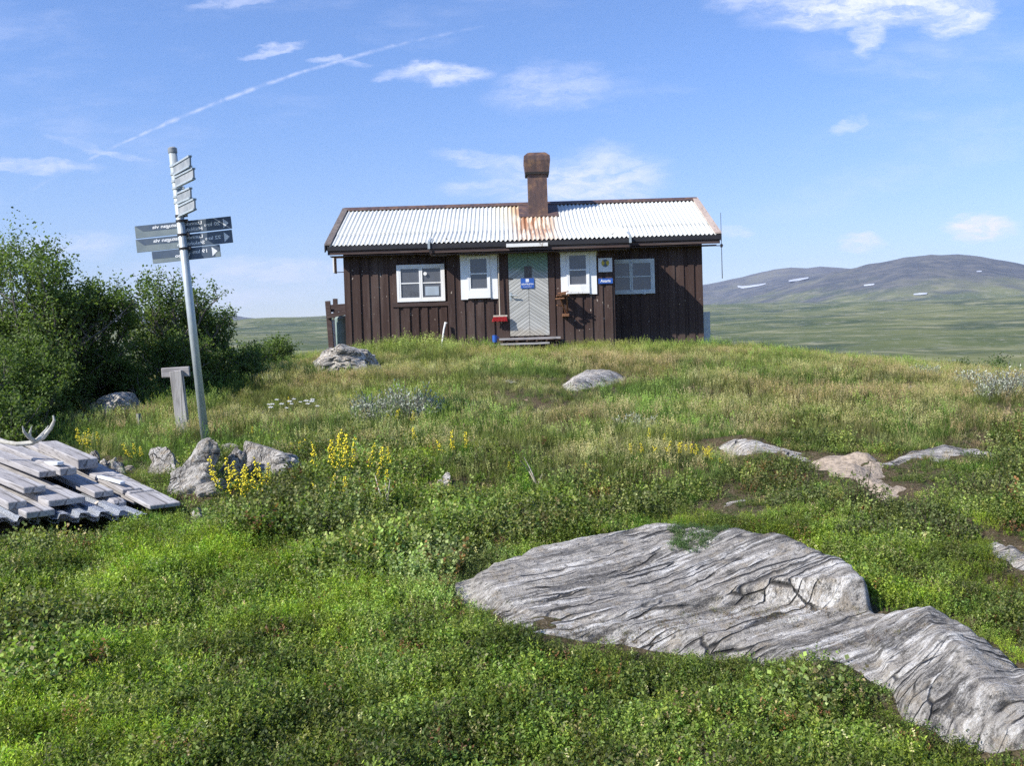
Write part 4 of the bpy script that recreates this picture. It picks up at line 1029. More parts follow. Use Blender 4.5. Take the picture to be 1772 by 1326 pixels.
def ext(X, Y, D, p, q, poly):
    df = pl_dist(X, Y, FRONT); db = pl_dist(X, Y, BACK); t = df/(df+db+1e-6)
    w_ = np.clip((X+.75)/2.4, 0, 1)
    # low body: a tilted slab whose crest lies near the rear edge
    e = (.045+.035*w_)*np.clip(t/.8, 0, 1)**.9*sst(1.0, .84, t)
    # upper slab: a second tilted sheet with a sharp lip at its front right
    da = pt_seg_dist(X, Y, slabA)+fbm(X/.5, Y/.3, 2, 77)*.05
    ta = pl_dist(X, Y, AFRONT); ta = ta/(ta+db+1e-6)
    lip = .02+.115*sst(.6, 1.7, X)
    e = e + sst(0, .035, da)*(lip + .03*w_*np.clip(ta/.75, 0, 1)*sst(1.0, .8, ta))
    dn = pt_seg_dist(X, Y, notch); e = e-.03*sst(-.06, .06, dn)
    lb = pt_seg_dist(X, Y, lowB); e = e+(.04*sst(-.03, .03, lb)+.09*sst(0, .35, lb))*(1+.35*fbm(X/.25, Y/.2, 3, 63))
    # joints: long straight steps across the sheets
    for (c, sh, am) in ((.18, .25, .022), (.42, -.18, .018), (.66, .1, .022), (.88, -.1, .016)):
        qq = q-q.min(); qq = qq/qq.max(); e = e+am*sst(0, .012, qq-c-sh*(p-p.mean())*.03-.012*fbm(p/.5, q*0+c*9, 2, 64))-am*.5
    rid = 1-np.abs(fbm(p/.8, q/.075, 3, 66))*2.2; e = e+.010*np.clip(rid, -1, 1)*sst(.0, .15, D)
    return e
OUT = [(772,1026),(830,1006),(880,988),(1040,945),(1130,945),(1240,968),(1300,985),(1400,1000),(1500,1040),(1540,1064),(1640,1072),(1700,1110),(1790,1160),(1900,1250),(1880,1310),(1730,1305),(1610,1280),(1550,1255),(1520,1190),(1400,1150),(1240,1148),(1100,1128),(1000,1118),(900,1100),(820,1058)]
_og = hrock('rock_outcrop', OUT, .02, M['schist'], 'large banded grey and white schist outcrop in the right foreground', 'rock outcrop', res=.011, edge=.15, ang=18, strata=.011, seed=3, fine=.018, extra=ext, wob=.07, flat=True)
EXCL_VEG_OK = notch
OGRID = GRIDS['rock_outcrop']
# ledges on the right
hrock('rock_ledge', [(1228,772),(1262,757),(1310,762),(1345,772),(1400,782),(1390,792),(1330,788),(1290,796),(1250,790)], .045, M['rocklow'], 'pale flat rock at the left end of the sandy hollow', res=.025, ang=8, seed=11)
hrock('rock_ledge', [(1500,800),(1560,782),(1630,772),(1690,778),(1750,792),(1740,797),(1660,792),(1580,796),(1545,812)], .06, M['rocklow'], 'long low rock ledge right of the sandy hollow', res=.025, ang=4, seed=13)
hrock('rock_ledge', [(1690,930),(1740,945),(1800,950),(1850,1000),(1780,1000),(1730,985)], .08, M['rocklow'], 'pale rock at the right edge beside the heath', res=.02, ang=-20, seed=14)
hrock('flat_rock', [(1215,885),(1250,862),(1305,855),(1312,868),(1270,880),(1300,890),(1240,895)], .02, M['rocklow'], 'dark low flat rock flush with the heath behind the large outcrop', res=.02, ang=10, seed=15, strata=.01)
hrock('flat_rock', [(962,670),(990,654),(1020,648),(1070,648),(1092,658),(1060,668),(1010,678),(980,678)], .14, M['rocklow'], 'pale humped flat rock in the grass below the hut', res=.03, ang=12, seed=16, edge=.3)
hrock('flat_rock', [(1335,776),(1390,782),(1430,794),(1410,804),(1350,792)], .06, M['rocklow'], 'narrow grey rock joining the pale ledge to the sandy hollow', res=.025, ang=-8, seed=17)
hrock('flat_rock', [(1150,962),(1100,958),(1120,975)], .01, M['rocklow'], None, excl=False) if False else None
hrock('flat_rock', [(1560,672),(1572,668),(1590,671),(1578,676)], .06, M['rocklow'], 'tiny pale rock showing in the grass far right of the hut', res=.03, ang=0, seed=18)
hrock('flat_rock', [(865,660),(885,656),(905,663),(880,667)], .05, M['rocklow'], 'small pale rock beside the path below the hut step', res=.03, ang=0, seed=19)
# bare soil: sandy hollow, path
def soil(name, pix, mat, label, seed, hh=.04):
    o, p_ = hrock(name, pix, hh, mat, None, res=.03, edge=.35, strata=.0, fine=.03, seed=seed, wob=.14, kind='structure'); return o
soil('sand_patch', [(1380,782),(1440,788),(1480,782),(1530,790),(1548,805),(1530,820),(1565,835),(1590,855),(1570,880),(1500,895),(1480,860),(1460,830),(1420,822),(1385,805)], M['sand'], '', 21, .07)
soil('sand_patch', [(1560,840),(1640,828),(1650,842),(1600,862)], M['pathsoil'], '', 22)
soil('sand_patch', [(1660,900),(1700,915),(1790,940),(1790,960),(1720,950),(1670,930)], M['pathsoil'], '', 23)
soil('path', [(872,680),(905,686),(935,696),(965,706),(962,716),(935,716),(915,702),(885,692)], M['pathsoil'], '', 24, .07)
soil('path', [(1700,712),(1780,705),(1790,716),(1730,722)], M['pathsoil'], '', 25)
# free stones
def boulder(name, px, py, wpx, hpx, mat, label, depth=.8, seed=0, tilt=0, cuts=7, sub=5, sink=.3, group=None, rotz=0, rough=.06):
    gx, gy, gz = G(px, py); wd = wpx*gy/FPX; ht = hpx*gy/FPX
    bm = bmesh.new(); bmesh.ops.create_icosphere(bm, subdivisions=sub, radius=1)
    r_ = np.random.default_rng(seed); co = np.array([v.co for v in bm.verts])
    for _ in range(cuts):
        n = r_.normal(size=3); n[2] = abs(n[2])*.7; n /= np.linalg.norm(n); dd = r_.uniform(.42, .75); d = co@n; ex = np.maximum(d-dd, 0); co = co-np.outer(ex*.94, n)
    nn = fbm(co[:, 0]*1.5+seed, co[:, 1]*1.5+co[:, 2]*1.3, 4, seed)
    n2 = fbm(co[:, 0]*6+co[:, 2]*3, co[:, 1]*6+co[:, 2]*7, 3, seed+3)
    co = co*(1+(nn*.32+n2*rough)[:, None])
    co *= np.array([wd/2, wd/2*depth, ht*(1+sink)/1.75]) / np.array([np.abs(co[:, 0]).max(), np.abs(co[:, 1]).max(), 1])
    for v, c in zip(bm.verts, co): v.co = c
    bmesh.ops.transform(bm, matrix=Matrix.Rotation(R(rotz), 4, 'Z') @ Matrix.Rotation(R(tilt), 4, 'Y'), verts=bm.verts)
    zt = max(v.co.z for v in bm.verts)
    bmesh.ops.translate(bm, verts=bm.verts, vec=(gx, gy+wd/2*depth*.6, gz+ht-zt))
    o = mesh_bm(name, bm, mat, None, smooth=True); 
    try: o.data.set_sharp_from_angle(angle=R(28))
    except Exception: pass
    tag(o, label, 'rock', group)
    EXCL.append((np.array([(gx+wd*.46*math.cos(a), gy+wd/2*depth*.6+wd*.46*depth*math.sin(a)) for a in np.linspace(0, 2*math.pi, 14)[:-1]]), .0))
    return o
g_ = 'stones piled round the signpost foot'
boulder('stone', 345, 832, 64, 74, M['cairn'], 'tall angular stone directly at the foot of the metal signpost', .6, 4, 24, group=g_, cuts=9)
boulder('stone', 284, 820, 64, 46, M['cairn'], 'rounded stone at the left end of the signpost cairn', .8, 5, group=g_)
boulder('stone', 316, 852, 118, 50, M['cairn'], 'slanting slab stone leaning below the signpost', .35, 6, -30, group=g_, cuts=8)
boulder('stone', 356, 858, 84, 28, M['cairn'], 'lowest slab stone in front of the signpost', .5, 16, -18, group=g_, cuts=8)
boulder('stone', 398, 830, 50, 56, M['cairn'], 'wedge stone between the signpost and the pale slab', .7, 7, group=g_, tilt=20)
boulder('stone', 446, 816, 140, 52, M['cairn'], 'broad pale slab stone right of the signpost', .6, 8, 5, group=g_, cuts=9)
boulder('stone', 478, 822, 96, 30, M['cairn'], 'low reddish slab stone at the right end of the signpost cairn', .5, 9, 8, group=g_)
boulder('stone', 396, 782, 36, 14, M['cairn'], 'small stone behind the signpost cairn', .8, 19, group=g_)
g2 = 'small stones behind the timber pile'
boulder('stone', 163, 802, 24, 22, M['cairn'], 'small round stone at the sawn end of the rearmost beam', .9, 30, group=g2)
boulder('stone', 178, 812, 22, 18, M['rocklow'], 'small stone second from the rearmost beam', .9, 31, group=g2)
boulder('stone', 192, 808, 26, 16, M['cairn'], 'small stone in the middle of the row behind the pile', .9, 32, group=g2)
boulder('stone', 204, 820, 26, 22, M['rocklow'], 'dark edged stone at the right of the row behind the pile', .9, 33, group=g2)
boulder('stone', 222, 816, 20, 10, M['cairn'], 'flat little stone at the far right of the row behind the pile', .9, 34, group=g2)
boulder('stone', 337, 898, 32, 18, M['rocklow'], 'low lichen-covered stone in the heath right of the timber pile', .9, 35)
boulder('stone', 768, 842, 24, 24, M['rocklow'], 'small grey stone in the grass right of the yellow flowers', .7, 36, 25)
boulder('boulder', 603, 645, 134, 50, M['rocklow'], 'large pale lichened boulder at the left corner of the hut', .9, 50, sub=6, cuts=5)
boulder('boulder', 188, 720, 112, 40, M['rocklow'], 'grey boulder half buried below the birch trees', .9, 51, -8, sub=6, cuts=5)

# ================================================================ TREES AND SHRUBS
def tree_data(seed, height, spread, stems=4, levels=4, leaf=.03, nleaf=9000, lean=0, base_r=.045, lowfoliage=.15, bushy=1.0):
    r_ = np.random.default_rng(seed); segs = []; tips = []
    def grow(p, d, L_, rad, lev):
        n = 3; q = p
        for k in range(n):
            d = d + r_.normal(size=3)*.16; d[2] += .05; d /= np.linalg.norm(d)
            q2 = q+d*L_/n; segs.append((q, q2, rad*(1-k/n*.4), rad*(1-(k+1)/n*.4)))
            if lev >= 1: tips.append((q2, d, lev))
            if lev < levels:
                for _ in range(1 if lev > 0 or k else 2):
                    if k == 0 and lev == 0 and r_.random() > lowfoliage*4: continue
                    a = r_.uniform(0, 2*math.pi); s = np.array([math.cos(a), math.sin(a), r_.uniform(.1, .7)])
                    dd = d*.45+s*.75*(spread/height+.35); dd /= np.linalg.norm(dd)
                    grow(q2, dd, L_*r_.uniform(.48, .68), rad*.55*(1-k/n*.3), lev+1)
            q = q2
        if lev < levels: grow(q, d, L_*.55, rad*.55, lev+1)
    for s in range(stems):
        a = s/stems*2*math.pi+r_.uniform(-.5, .5); rr = spread*.14 if stems > 1 else 0
        d = np.array([math.cos(a)*spread/height*.5*(stems > 1)+lean, math.sin(a)*spread/height*.5*(stems > 1), 1.0]); d /= np.linalg.norm(d)
        grow(np.array([math.cos(a)*rr*.4, math.sin(a)*rr*.4, -.1]), d, height*.60*r_.uniform(.8, 1.05), base_r*r_.uniform(.7, 1), 0)
    T = np.array([t[0] for t in tips]); TD = np.array([t[1] for t in tips]); TL = np.array([t[2] for t in tips])
    zmax = T[:, 2].max(); sc = height/zmax
    wts = np.where(TL >= 2, 1.0, .25); wts /= wts.sum()
    idx = r_.choice(len(T), nleaf, p=wts)
    C_ = T[idx]+r_.normal(size=(nleaf, 3))*np.array([.06, .06, .05])*bushy*height/2.6+TD[idx]*r_.uniform(-.08, .06, (nleaf, 1))
    C_[:, :] *= sc
    segs = [(a*sc, b*sc, c, d) for a, b, c, d in segs if c > .0035]
    return segs, C_
def leaf_quads(C_, size, r_, asp=.72):
    n = len(C_); nrm = r_.normal(size=(n, 3)); nrm[:, 2] = np.abs(nrm[:, 2])+.3; nrm /= np.linalg.norm(nrm, axis=1)[:, None]
    t = np.cross(nrm, r_.normal(size=(n, 3))); t /= np.linalg.norm(t, axis=1)[:, None]; b = np.cross(nrm, t)
    s = size*r_.uniform(.6, 1.3, (n, 1))
    V = np.stack([C_-t*s*.5, C_+b*s*.5*asp-nrm*s*.06, C_+t*s*.5, C_-b*s*.5*asp-nrm*s*.06], 1).reshape(-1, 3)
    F = np.arange(4*n).reshape(n, 4); return V, F
def set_lv(me, n, k, r_=None, vals=None):
    v = vals if vals is not None else (r_ or rng).random(n); at = me.attributes.new('lv', 'FLOAT', 'POINT'); at.data.foreach_set('value', np.repeat(v, k).astype(np.float32))
def stick_mesh(segs, seg=5):
    V, F = [], []
    for a, b, ra, rb in segs:
        d = b-a; d = d/np.linalg.norm(d); u = np.cross(d, [.3, .8, .1]); u /= np.linalg.norm(u); v = np.cross(d, u); o = len(V)
        for c, rr in ((a, ra), (b+d*rb*.3, rb)):
            for k in range(seg): an = 2*math.pi*k/seg; V.append(c+(u*math.cos(an)+v*math.sin(an))*rr)
        for k in range(seg): F.append([o+k, o+(k+1) % seg, o+seg+(k+1) % seg, o+seg+k])
    return np.array(V), np.array(F)
def make_tree(name, loc, label, cat, leafm='birch', leaf=.03, group=None, seed=0, nleaf=9000, **k):
    root = empty(name, loc); tag(root, label, cat, group)
    segs, C_ = tree_data(seed, leaf=leaf, nleaf=nleaf, **k); r_ = np.random.default_rng(seed+100)
    C_ = C_[C_[:, 2] > .05]
    V, F = stick_mesh(segs); mesh_np('trunk', V+np.array(loc), F, M['bark'], root, smooth=True)
    V, F = leaf_quads(C_, leaf, r_); o = mesh_np('crown', V+np.array(loc), F, M[leafm], root); set_lv(o.data, len(F), 4, r_)
    return root
def grid_pos(px, Y): x, _ = W(px, hz(px), Y); return (x, Y, float(H(x, Y)))
def hgt(px, pytop, Y): return W(px, pytop, Y)[1]-float(H(W(px, pytop, Y)[0], Y))
TREES = [  # px centre, top row, Y, spread, label, leaf material, leaves
 (25, 378, 13.2, 1.3, 'tallest dark mountain birch at the left edge', 'birch', 24000),
 (-90, 330, 14.5, 1.9, 'mountain birch partly outside the left edge', 'birch', 12000),
 (88, 430, 13.4, .9, 'bushy mountain birch between the tallest and the spreading one', 'birch', 16000),
 (142, 446, 14.2, .68, 'spreading mountain birch second from the left', 'birch', 20000),
 (296, 440, 15.5, .62, 'mountain birch directly behind the signpost boards', 'birch', 15000),
 (344, 482, 15.9, .36, 'rounded birch right of the metal signpost', 'birch', 11000),
 (205, 600, 16.8, .3, 'low birch between the spreading birch and the signpost', 'birch', 4000)]
for k, (px, pt, Y, sp_, lab, lm, nl) in enumerate(TREES):
    p = grid_pos(px, Y); p = (p[0], p[1], p[2]-.15)
    make_tree('mountain_birch', p, lab, 'birch tree', lm, .043, 'mountain birches at the left', 200+k, nl, height=(hgt(px, pt, Y)+.15)*.92, spread=sp_, stems=5, levels=4, lowfoliage=.3, bushy=.95)
SHR = [ (30, 560, 12.3, .8, 'dark birch shrub low at the left edge', 9000), (110, 575, 13.6, .8, 'dark birch shrub in front of the tallest trees', 9000), (185, 612, 14.8, .5, 'birch shrub above the half buried boulder', 8000),
 (240, 605, 14.2, .5, 'birch shrub left of the wooden marker post', 8000), (305, 565, 14.8, .75, 'birch shrub behind the wooden marker post', 9000), (358, 585, 15.3, .5, 'birch shrub just right of the signpost pole', 8000),
 (418, 583, 16.2, .5, 'dark green shrub in the row towards the hut', 5000), (440, 572, 17.5, .35, 'narrow dark shrub with pointed top towards the hut', 3500), (470, 568, 18, .42, 'light green shrub nearest the hut but one', 4000), (488, 560, 18.3, .3, 'slender light shrub near the valley view', 2500), (513, 600, 18.5, .3, 'last small shrub before the boulder by the hut', 2200),
 (-60, 560, 11.5, .9, 'birch shrub at the very left rim', 7000), (50, 620, 12.0, .7, 'lowest dark shrub beside the boulder at the left', 7000), (128, 630, 14.2, .5, 'small shrub just behind the half buried boulder', 4500), (0, 640, 10.9, .6, 'low dark shrub behind the antler', 6000)]
for k, (px, pt, Y, sp_, lab, nl) in enumerate(SHR):
    p = grid_pos(px, Y); p = (p[0], p[1], p[2]-.12)
    make_tree('birch_shrub', p, lab, 'shrub', 'birch', .036, 'birch shrubs along the foot of the trees', 300+k, int(nl*1.2), height=max(hgt(px, pt+14, Y)+.12, .3), spread=sp_, stems=7, levels=3, lowfoliage=.5, base_r=.02, bushy=1.15)
# shrubs at the right
for k, (px, pt, Y, sp_, lab, nl) in enumerate([(1690, 610, 31, .9, 'round dark shrub on the slope at the right beyond the knoll', 3500), (1640, 622, 33, .9, 'dark low shrub beyond the knoll left of the round one', 3000), (1590, 615, 36, .6, 'small dark shrub beyond the knoll', 2000), (1765, 612, 34, .8, 'dark shrub beyond the knoll at the right edge', 2500), (1740, 600, 60, 1.4, 'far dark shrub on the plain at the right edge', 2500)]):
    p = grid_pos(px, Y); make_tree('dwarf_shrub', p, lab, 'shrub', 'birchdark', .07, 'dark shrubs beyond the knoll', 340+k, nl, height=max(hgt(px, pt, Y), .5), spread=sp_, stems=7, levels=3, lowfoliage=.5, base_r=.02, bushy=1.6)
# grey woolly willows
def willow(px, pybase, wpx, hpx, seed, label, n, Y=None):
    gx, gy, gz = G(px, pybase) if Y is None else grid_pos(px, Y)
    s = gy/FPX; wd = wpx*s; ht = hpx*s; root = empty('woolly_willow', (gx, gy, gz)); tag(root, label, 'willow shrub', 'grey woolly willows')
    r_ = np.random.default_rng(seed); ns = n; segs = []; Cs = []
    for i in range(ns):
        a = r_.uniform(0, 2*math.pi); rr = math.sqrt(r_.random()); bx_, by_ = math.cos(a)*rr*wd*.5, math.sin(a)*rr*wd*.3
        L_ = ht*1.35*r_.uniform(.55, 1.05)*(1.05-.55*rr**2); dv = np.array([math.cos(a)*.35+r_.normal()*.2, math.sin(a)*.35+r_.normal()*.2, 1]); dv /= np.linalg.norm(dv)
        b0 = np.array([bx_*.8, by_*.8, -.02]); b1 = b0+dv*L_; segs.append((b0, b1, .004, .002))
        for f in np.linspace(.15, 1.0, 15): Cs.append((b0+(b1-b0)*f+r_.normal(size=3)*.008, dv))
    V, F = stick_mesh(segs, 4); mesh_np('stems', V+np.array([gx, gy, gz]), F, M['bark'], root)
    P = np.array([c[0] for c in Cs]); D_ = np.array([c[1] for c in Cs]); n = len(P)
    sd_ = r_.normal(size=(n, 3)); t = D_*.8+sd_*.6; t /= np.linalg.norm(t, axis=1)[:, None]; b = np.cross(t, r_.normal(size=(n, 3))); b /= np.linalg.norm(b, axis=1)[:, None]
    s_ = .032*r_.uniform(.7, 1.3, (n, 1))
    V = np.stack([P, P+t*s_*.5+b*s_*.2, P+t*s_, P+t*s_*.5-b*s_*.2], 1).reshape(-1, 3); F = np.arange(4*n).reshape(n, 4)
    o = mesh_np('leaves', V+np.array([gx, gy, gz]), F, M['willow'], root); set_lv(o.data, n, 4, r_)
willow(655, 733, 90, 46, 1, 'wide silvery willow shrub in the grass below the left window', 170)
willow(710, 730, 80, 55, 2, 'taller silvery willow shrub joined to the right of the wide one', 150)
willow(752, 715, 36, 26, 3, 'small silvery willow tuft at the right of the willow group', 40)
willow(620, 712, 34, 22, 4, 'small silvery willow tuft at the left of the willow group', 36)
willow(1112, 742, 44, 30, 5, 'sparse silvery willow tuft in mid meadow below the hut', 26)
willow(1072, 738, 16, 24, 6, 'single thin silvery willow sprig left of the sparse tuft', 7)
willow(1745, 690, 110, 46, 7, 'broad silvery willow shrub on the right edge of the knoll', 200, )
willow(1685, 672, 60, 30, 8, 'silvery willow left part on the right edge of the knoll', 90)
willow(1600, 655, 60, 22, 9, 'low silvery willow patch at the skyline right of the hut', 80)

# ================================================================ FLOWERS
def flower_proto(seed, nst, h0):
    """one clump: stems with leaves and a spike of small yellow flowers; returns stem/leaf/flower meshes"""
    r_ = np.random.default_rng(seed); segs = []; LP = []; LDR = []; FP = []
    for i in range(nst):
        a = r_.uniform(0, 6.28); b0 = np.array([math.cos(a)*.085*r_.random()*nst**.5, math.sin(a)*.085*r_.random()*nst**.5, 0]); h = h0*r_.uniform(.75, 1.1)
        tip = b0+np.array([r_.normal()*.05, r_.normal()*.05, h]); segs.append((b0, tip, .004, .002))
        for f in np.linspace(.08, .6, 9):
            a = r_.uniform(0, 6.28); LP.append(b0+(tip-b0)*f); LDR.append([math.cos(a), math.sin(a), .7])
        for f in np.linspace(.45, 1.0, int(20*h/h0)):
            for _ in range(2):
                a = r_.uniform(0, 6.28); rr = .024*(1.2-f*.8)*r_.uniform(.5, 1.5); FP.append(b0+(tip-b0)*f+np.array([math.cos(a)*rr, math.sin(a)*rr, r_.normal()*.006]))
    return segs, np.array(LP), np.array(LDR), np.array(FP)
def floret_mesh(FP, size, r_):
    V, F = [], []
    base = np.array([(1,0,0),(-.5,.87,0),(-.5,-.87,0),(0,0,.9),(0,0,-.6)])*size
    tri = np.array([(0,1,3),(1,2,3),(2,0,3),(1,0,4),(2,1,4),(0,2,4)])
    n = len(FP); rot = r_.uniform(0, 6.28, n); c, s = np.cos(rot), np.sin(rot); sc = r_.uniform(.6, 1.3, n)
    Bx = base[None, :, 0]*c[:, None]-base[None, :, 1]*s[:, None]; By = base[None, :, 0]*s[:, None]+base[None, :, 1]*c[:, None]; Bz = np.repeat(base[None, :, 2], n, 0)
    V = np.stack([Bx, By, Bz], 2)*sc[:, None, None]+FP[:, None, :]
    F = (tri[None]+np.arange(n)[:, None, None]*5)
    return V.reshape(-1, 3), F.reshape(-1, 3)
def flower_meshes(seed, nst, h0):
    segs, LP, LD, FP = flower_proto(seed, nst, h0); r_ = np.random.default_rng(seed+9)
    root = empty('yellow_wildflower', (0, 0, 0))
    V, F = stick_mesh(segs, 4); mesh_np('stalks', V, F, M['stem'], root)
    n = len(LP); LD = LD/np.linalg.norm(LD, axis=1)[:, None]; b = np.cross(LD, [0, 0, 1.]); b /= np.linalg.norm(b, axis=1)[:, None]; s = .075*r_.uniform(.7, 1.2, (n, 1))
    V = np.stack([LP, LP+LD*s*.5+b*s*.16, LP+LD*s-np.array([0, 0, .015]), LP+LD*s*.5-b*s*.16], 1).reshape(-1, 3); F = np.arange(4*n).reshape(n, 4)
    o = mesh_np('foliage', V, F, M['herb'], root); set_lv(o.data, n, 4, r_)
    V, F = floret_mesh(FP, .009, r_); mesh_np('blossoms', V, F, M['petal'], root)
    return root
protos = [flower_meshes(1, 1, .3), flower_meshes(2, 3, .32), flower_meshes(3, 5, .36)]
FL = [  # px, py base, height px, proto, label
 (393,865,75,1,'yellow flower clump in front of the wedge stone left of the tall clump'),(415,885,85,2,'tall yellow flower clump in front of the signpost cairn'),(438,890,90,2,'densest yellow flower clump right of the tall clump by the cairn'),(468,868,60,0,'single yellow flower stem at the right of the cairn clumps'),(440,820,32,1,'low yellow flowers against the pale slab stone'),
 (576,835,88,1,'tallest yellow flower spike in mid meadow'),(592,845,90,2,'thick yellow flower clump right of the tallest spike'),(578,868,45,1,'low yellow flowers below the tallest spike'),(640,838,68,1,'yellow flower clump next right of the thick clump'),(664,828,50,0,'yellow flower stem beside the bare twig'),(652,850,40,1,'low yellow flowers under the stem by the bare twig'),
 (713,785,42,0,'lone yellow flower stem right of the meadow clumps'),(678,742,34,1,'yellow flowers in front of the silvery willow'),(719,742,28,0,'yellow flower stem in front of the taller willow'),(792,796,50,1,'pale yellow flowers by the small grey stone'),(778,790,24,0,'thin yellow flower left of the pale yellow ones'),
 (495,708,20,0,'small yellow flower far left meadow above the white flowers'),(590,700,20,0,'small yellow flower left of the willow group'),(606,702,18,0,'small yellow flower touching the willow group'),(440,762,22,0,'small yellow flower above the cairn'),(524,790,30,2,'round yellow green clump right of the cairn'),
 (153,782,42,1,'yellow flower clump behind the timber pile, left one'),(166,786,40,1,'yellow flower clump behind the timber pile, right one'),(126,752,18,0,'small yellow flower left behind the pile'),(140,755,16,0,'small yellow flower right behind the pile'),(15,752,26,1,'yellow flowers at the left edge above the antler'),(32,748,22,1,'yellow flowers just left of the antler tips'),
 (142,716,18,1,'yellow flowers at the left foot of the half buried boulder'),(165,718,22,1,'yellow flowers before the half buried boulder'),(190,712,18,1,'yellow flowers at the right foot of the half buried boulder'),(82,720,18,0,'small yellow flower between boulder and shrubs'),
 (233,800,34,1,'straw and yellow flowers left of the cairn'),(246,800,26,0,'yellow flower stem touching the left cairn stone'),
 (1008,828,26,0,'yellow flower stem alone in the middle of the meadow'),(875,822,22,0,'yellow flower stem beside the straw stalks'),(1107,798,34,1,'yellow flower clump left of the dark leafy clump'),(1130,768,26,0,'yellow flower stem in the centre right meadow'),(1144,776,24,0,'yellow flower stem right of its twin in centre right meadow'),(1160,796,32,1,'yellow flower clump in the row towards the pale ledge, first'),(1182,796,30,1,'yellow flower clump in the row towards the pale ledge, second'),(1203,798,32,1,'yellow flower clump in the row towards the pale ledge, third'),(1222,800,28,2,'dense yellow clump close left of the pale ledge'),(1242,806,24,1,'yellow flowers right against the pale ledge')]
HP = [.3, .34, .38]; used_p = [0, 0, 0]
for k, (px, py, hp, pi_, lab) in enumerate(FL):
    gx, gy, gz = G(px, py); s = hp*gy/FPX/HP[pi_]*1.05
    r = protos[pi_] if not used_p[pi_] else copy_tree(protos[pi_]); used_p[pi_] = 1
    r.location = (gx, gy, gz-.01); r.scale = (s*.55+.5, s*.55+.5, s); r.rotation_euler = (0, 0, random.uniform(0, 6.28)); tag(r, lab, 'wildflower', 'yellow flowering herbs')
# white flowers
def white_proto():
    root = empty('white_wildflower', (0, 0, 0)); r_ = np.random.default_rng(5)
    V, F = stick_mesh([(np.array([0, 0, 0.]), np.array([.01, 0, .2]), .003, .002)], 4); mesh_np('stalk', V, F, M['stem'], root)
    P = np.array([[.01+math.cos(a)*q*.03, math.sin(a)*q*.022, .2+r_.normal()*.003] for a in np.linspace(0, 6.28*3, 30) for q in [r_.random()]])
    V, F = floret_mesh(P, .0065, r_); mesh_np('blossom_head', V, F, M['petalwhite'], root); return root
wp = white_proto(); first = True
for px, py in [(463,712),(470,716),(477,708),(487,714),(493,716),(500,711),(511,709),(523,709),(528,712),(543,707),(542,713),(551,714),(468,722),(535,716),(505,716)]:
    gx, gy, gz = G(px+random.uniform(-4, 4), py+12+random.uniform(-4, 5)); r = wp if first else copy_tree(wp); first = False
    r.location = (gx, gy, gz); s = random.uniform(.8, 1.2); r.scale = (s, s, s); tag(r, 'white umbel flower in the loose drift left of the silvery willows', 'wildflower', 'white umbel flowers')
# dark leaved young birch bushes in the foreground heath
for k, (px, py, wpx, hpx, lab, n) in enumerate([(1488,885,60,84,'young dwarf birch bush standing in front of the sandy hollow',900),(1375,868,110,36,'low dwarf birch bush left of the sandy hollow',1500),(1610,900,120,36,'low dwarf birch bush right below the sandy hollow',1500),(1620,935,150,60,'dwarf birch bush above the outcrop at the right',1700),(1500,930,110,50,'dwarf birch bush in the heath behind the outcrop',1200),(1690,860,150,55,'dwarf birch bush before the long ledge at the right',1600),(790,815,60,36,'dark leafy bush beside the pale yellow flowers',500),(540,800,60,30,'dark leafy bush right of the signpost cairn',500),(820,775,90,20,'dark low bush in the hollow of mid meadow',600),(1190,800,100,24,'dark leafy clump under the row of yellow flowers',700),(1120,800,70,22,'dark leafy clump in the meadow left of the flower row',500),(1735,885,60,30,'bright broad-leaved herb clump at the right edge',350),(1050,850,200,34,'broad low dwarf birch patch in the centre of the heath',1800)]):
    gx, gy, gz = G(px, py); s = gy/FPX; root = empty('dwarf_birch', (gx, gy, gz)); tag(root, lab, 'dwarf shrub', 'dwarf birch bushes')
    r_ = np.random.default_rng(900+k); ns = max(14, n//26); segs = []; P = []
    for i in range(ns):
        a = r_.uniform(0, 6.28); rr = math.sqrt(r_.random()); wd = wpx*s; b0 = np.array([math.cos(a)*rr*wd*.5, math.sin(a)*rr*wd*.35, -.02]); L_ = hpx*s*r_.uniform(.5, 1.05)*(1.1-.6*rr*rr)
        dv = np.array([r_.normal()*.35, r_.normal()*.35, 1]); dv /= np.linalg.norm(dv); b1 = b0+dv*L_; b0[2] += float(H(gx+b0[0], gy+b0[1]))-gz; b1[2] += float(H(gx+b0[0], gy+b0[1]))-gz
        segs.append((b0, b1, .003, .0015)); m_ = n//ns
        f = r_.uniform(.25, 1.08, m_)[:, None]; P.append(b0+(b1-b0)*f+r_.normal(size=(m_, 3))*.018)
    V, F = stick_mesh(segs, 4); mesh_np('stems', V+np.array([gx, gy, gz]), F, M['twig'], root)
    P = np.concatenate(P); V, F = leaf_quads(P, .019 if k != 11 else .035, r_, .85); o = mesh_np('leaves', V+np.array([gx, gy, gz]), F, M['herb'] if k == 11 else M['dbirch'], root); set_lv(o.data, len(F), 4, r_)
# dry stalks leaning in the meadow, bare twig
def stalks(px, py, pts, label):
    gx, gy, gz = G(px, py); s = gy/FPX; bm = bmesh.new()
    for (dx, dy) in pts: tube(bm, [(gx, gy, gz-.02), (gx+dx*s*.5, gy+random.uniform(-.05, .05), gz+dy*s*.55), (gx+dx*s, gy+random.uniform(-.1, .1), gz+dy*s)], [.007, .005, .002], 5)
    put_mesh('dry_stalks', bm, M['palehandle'], label, 'dry stalks')
stalks(930, 840, [(-28, 45), (-22, 50), (-16, 38), (10, 20)], 'straw coloured dead stalks leaning left in mid meadow')
stalks(670, 880, [(-22, 55), (-4, 40), (8, 52)], 'bare brown twig below the yellow flower stems')

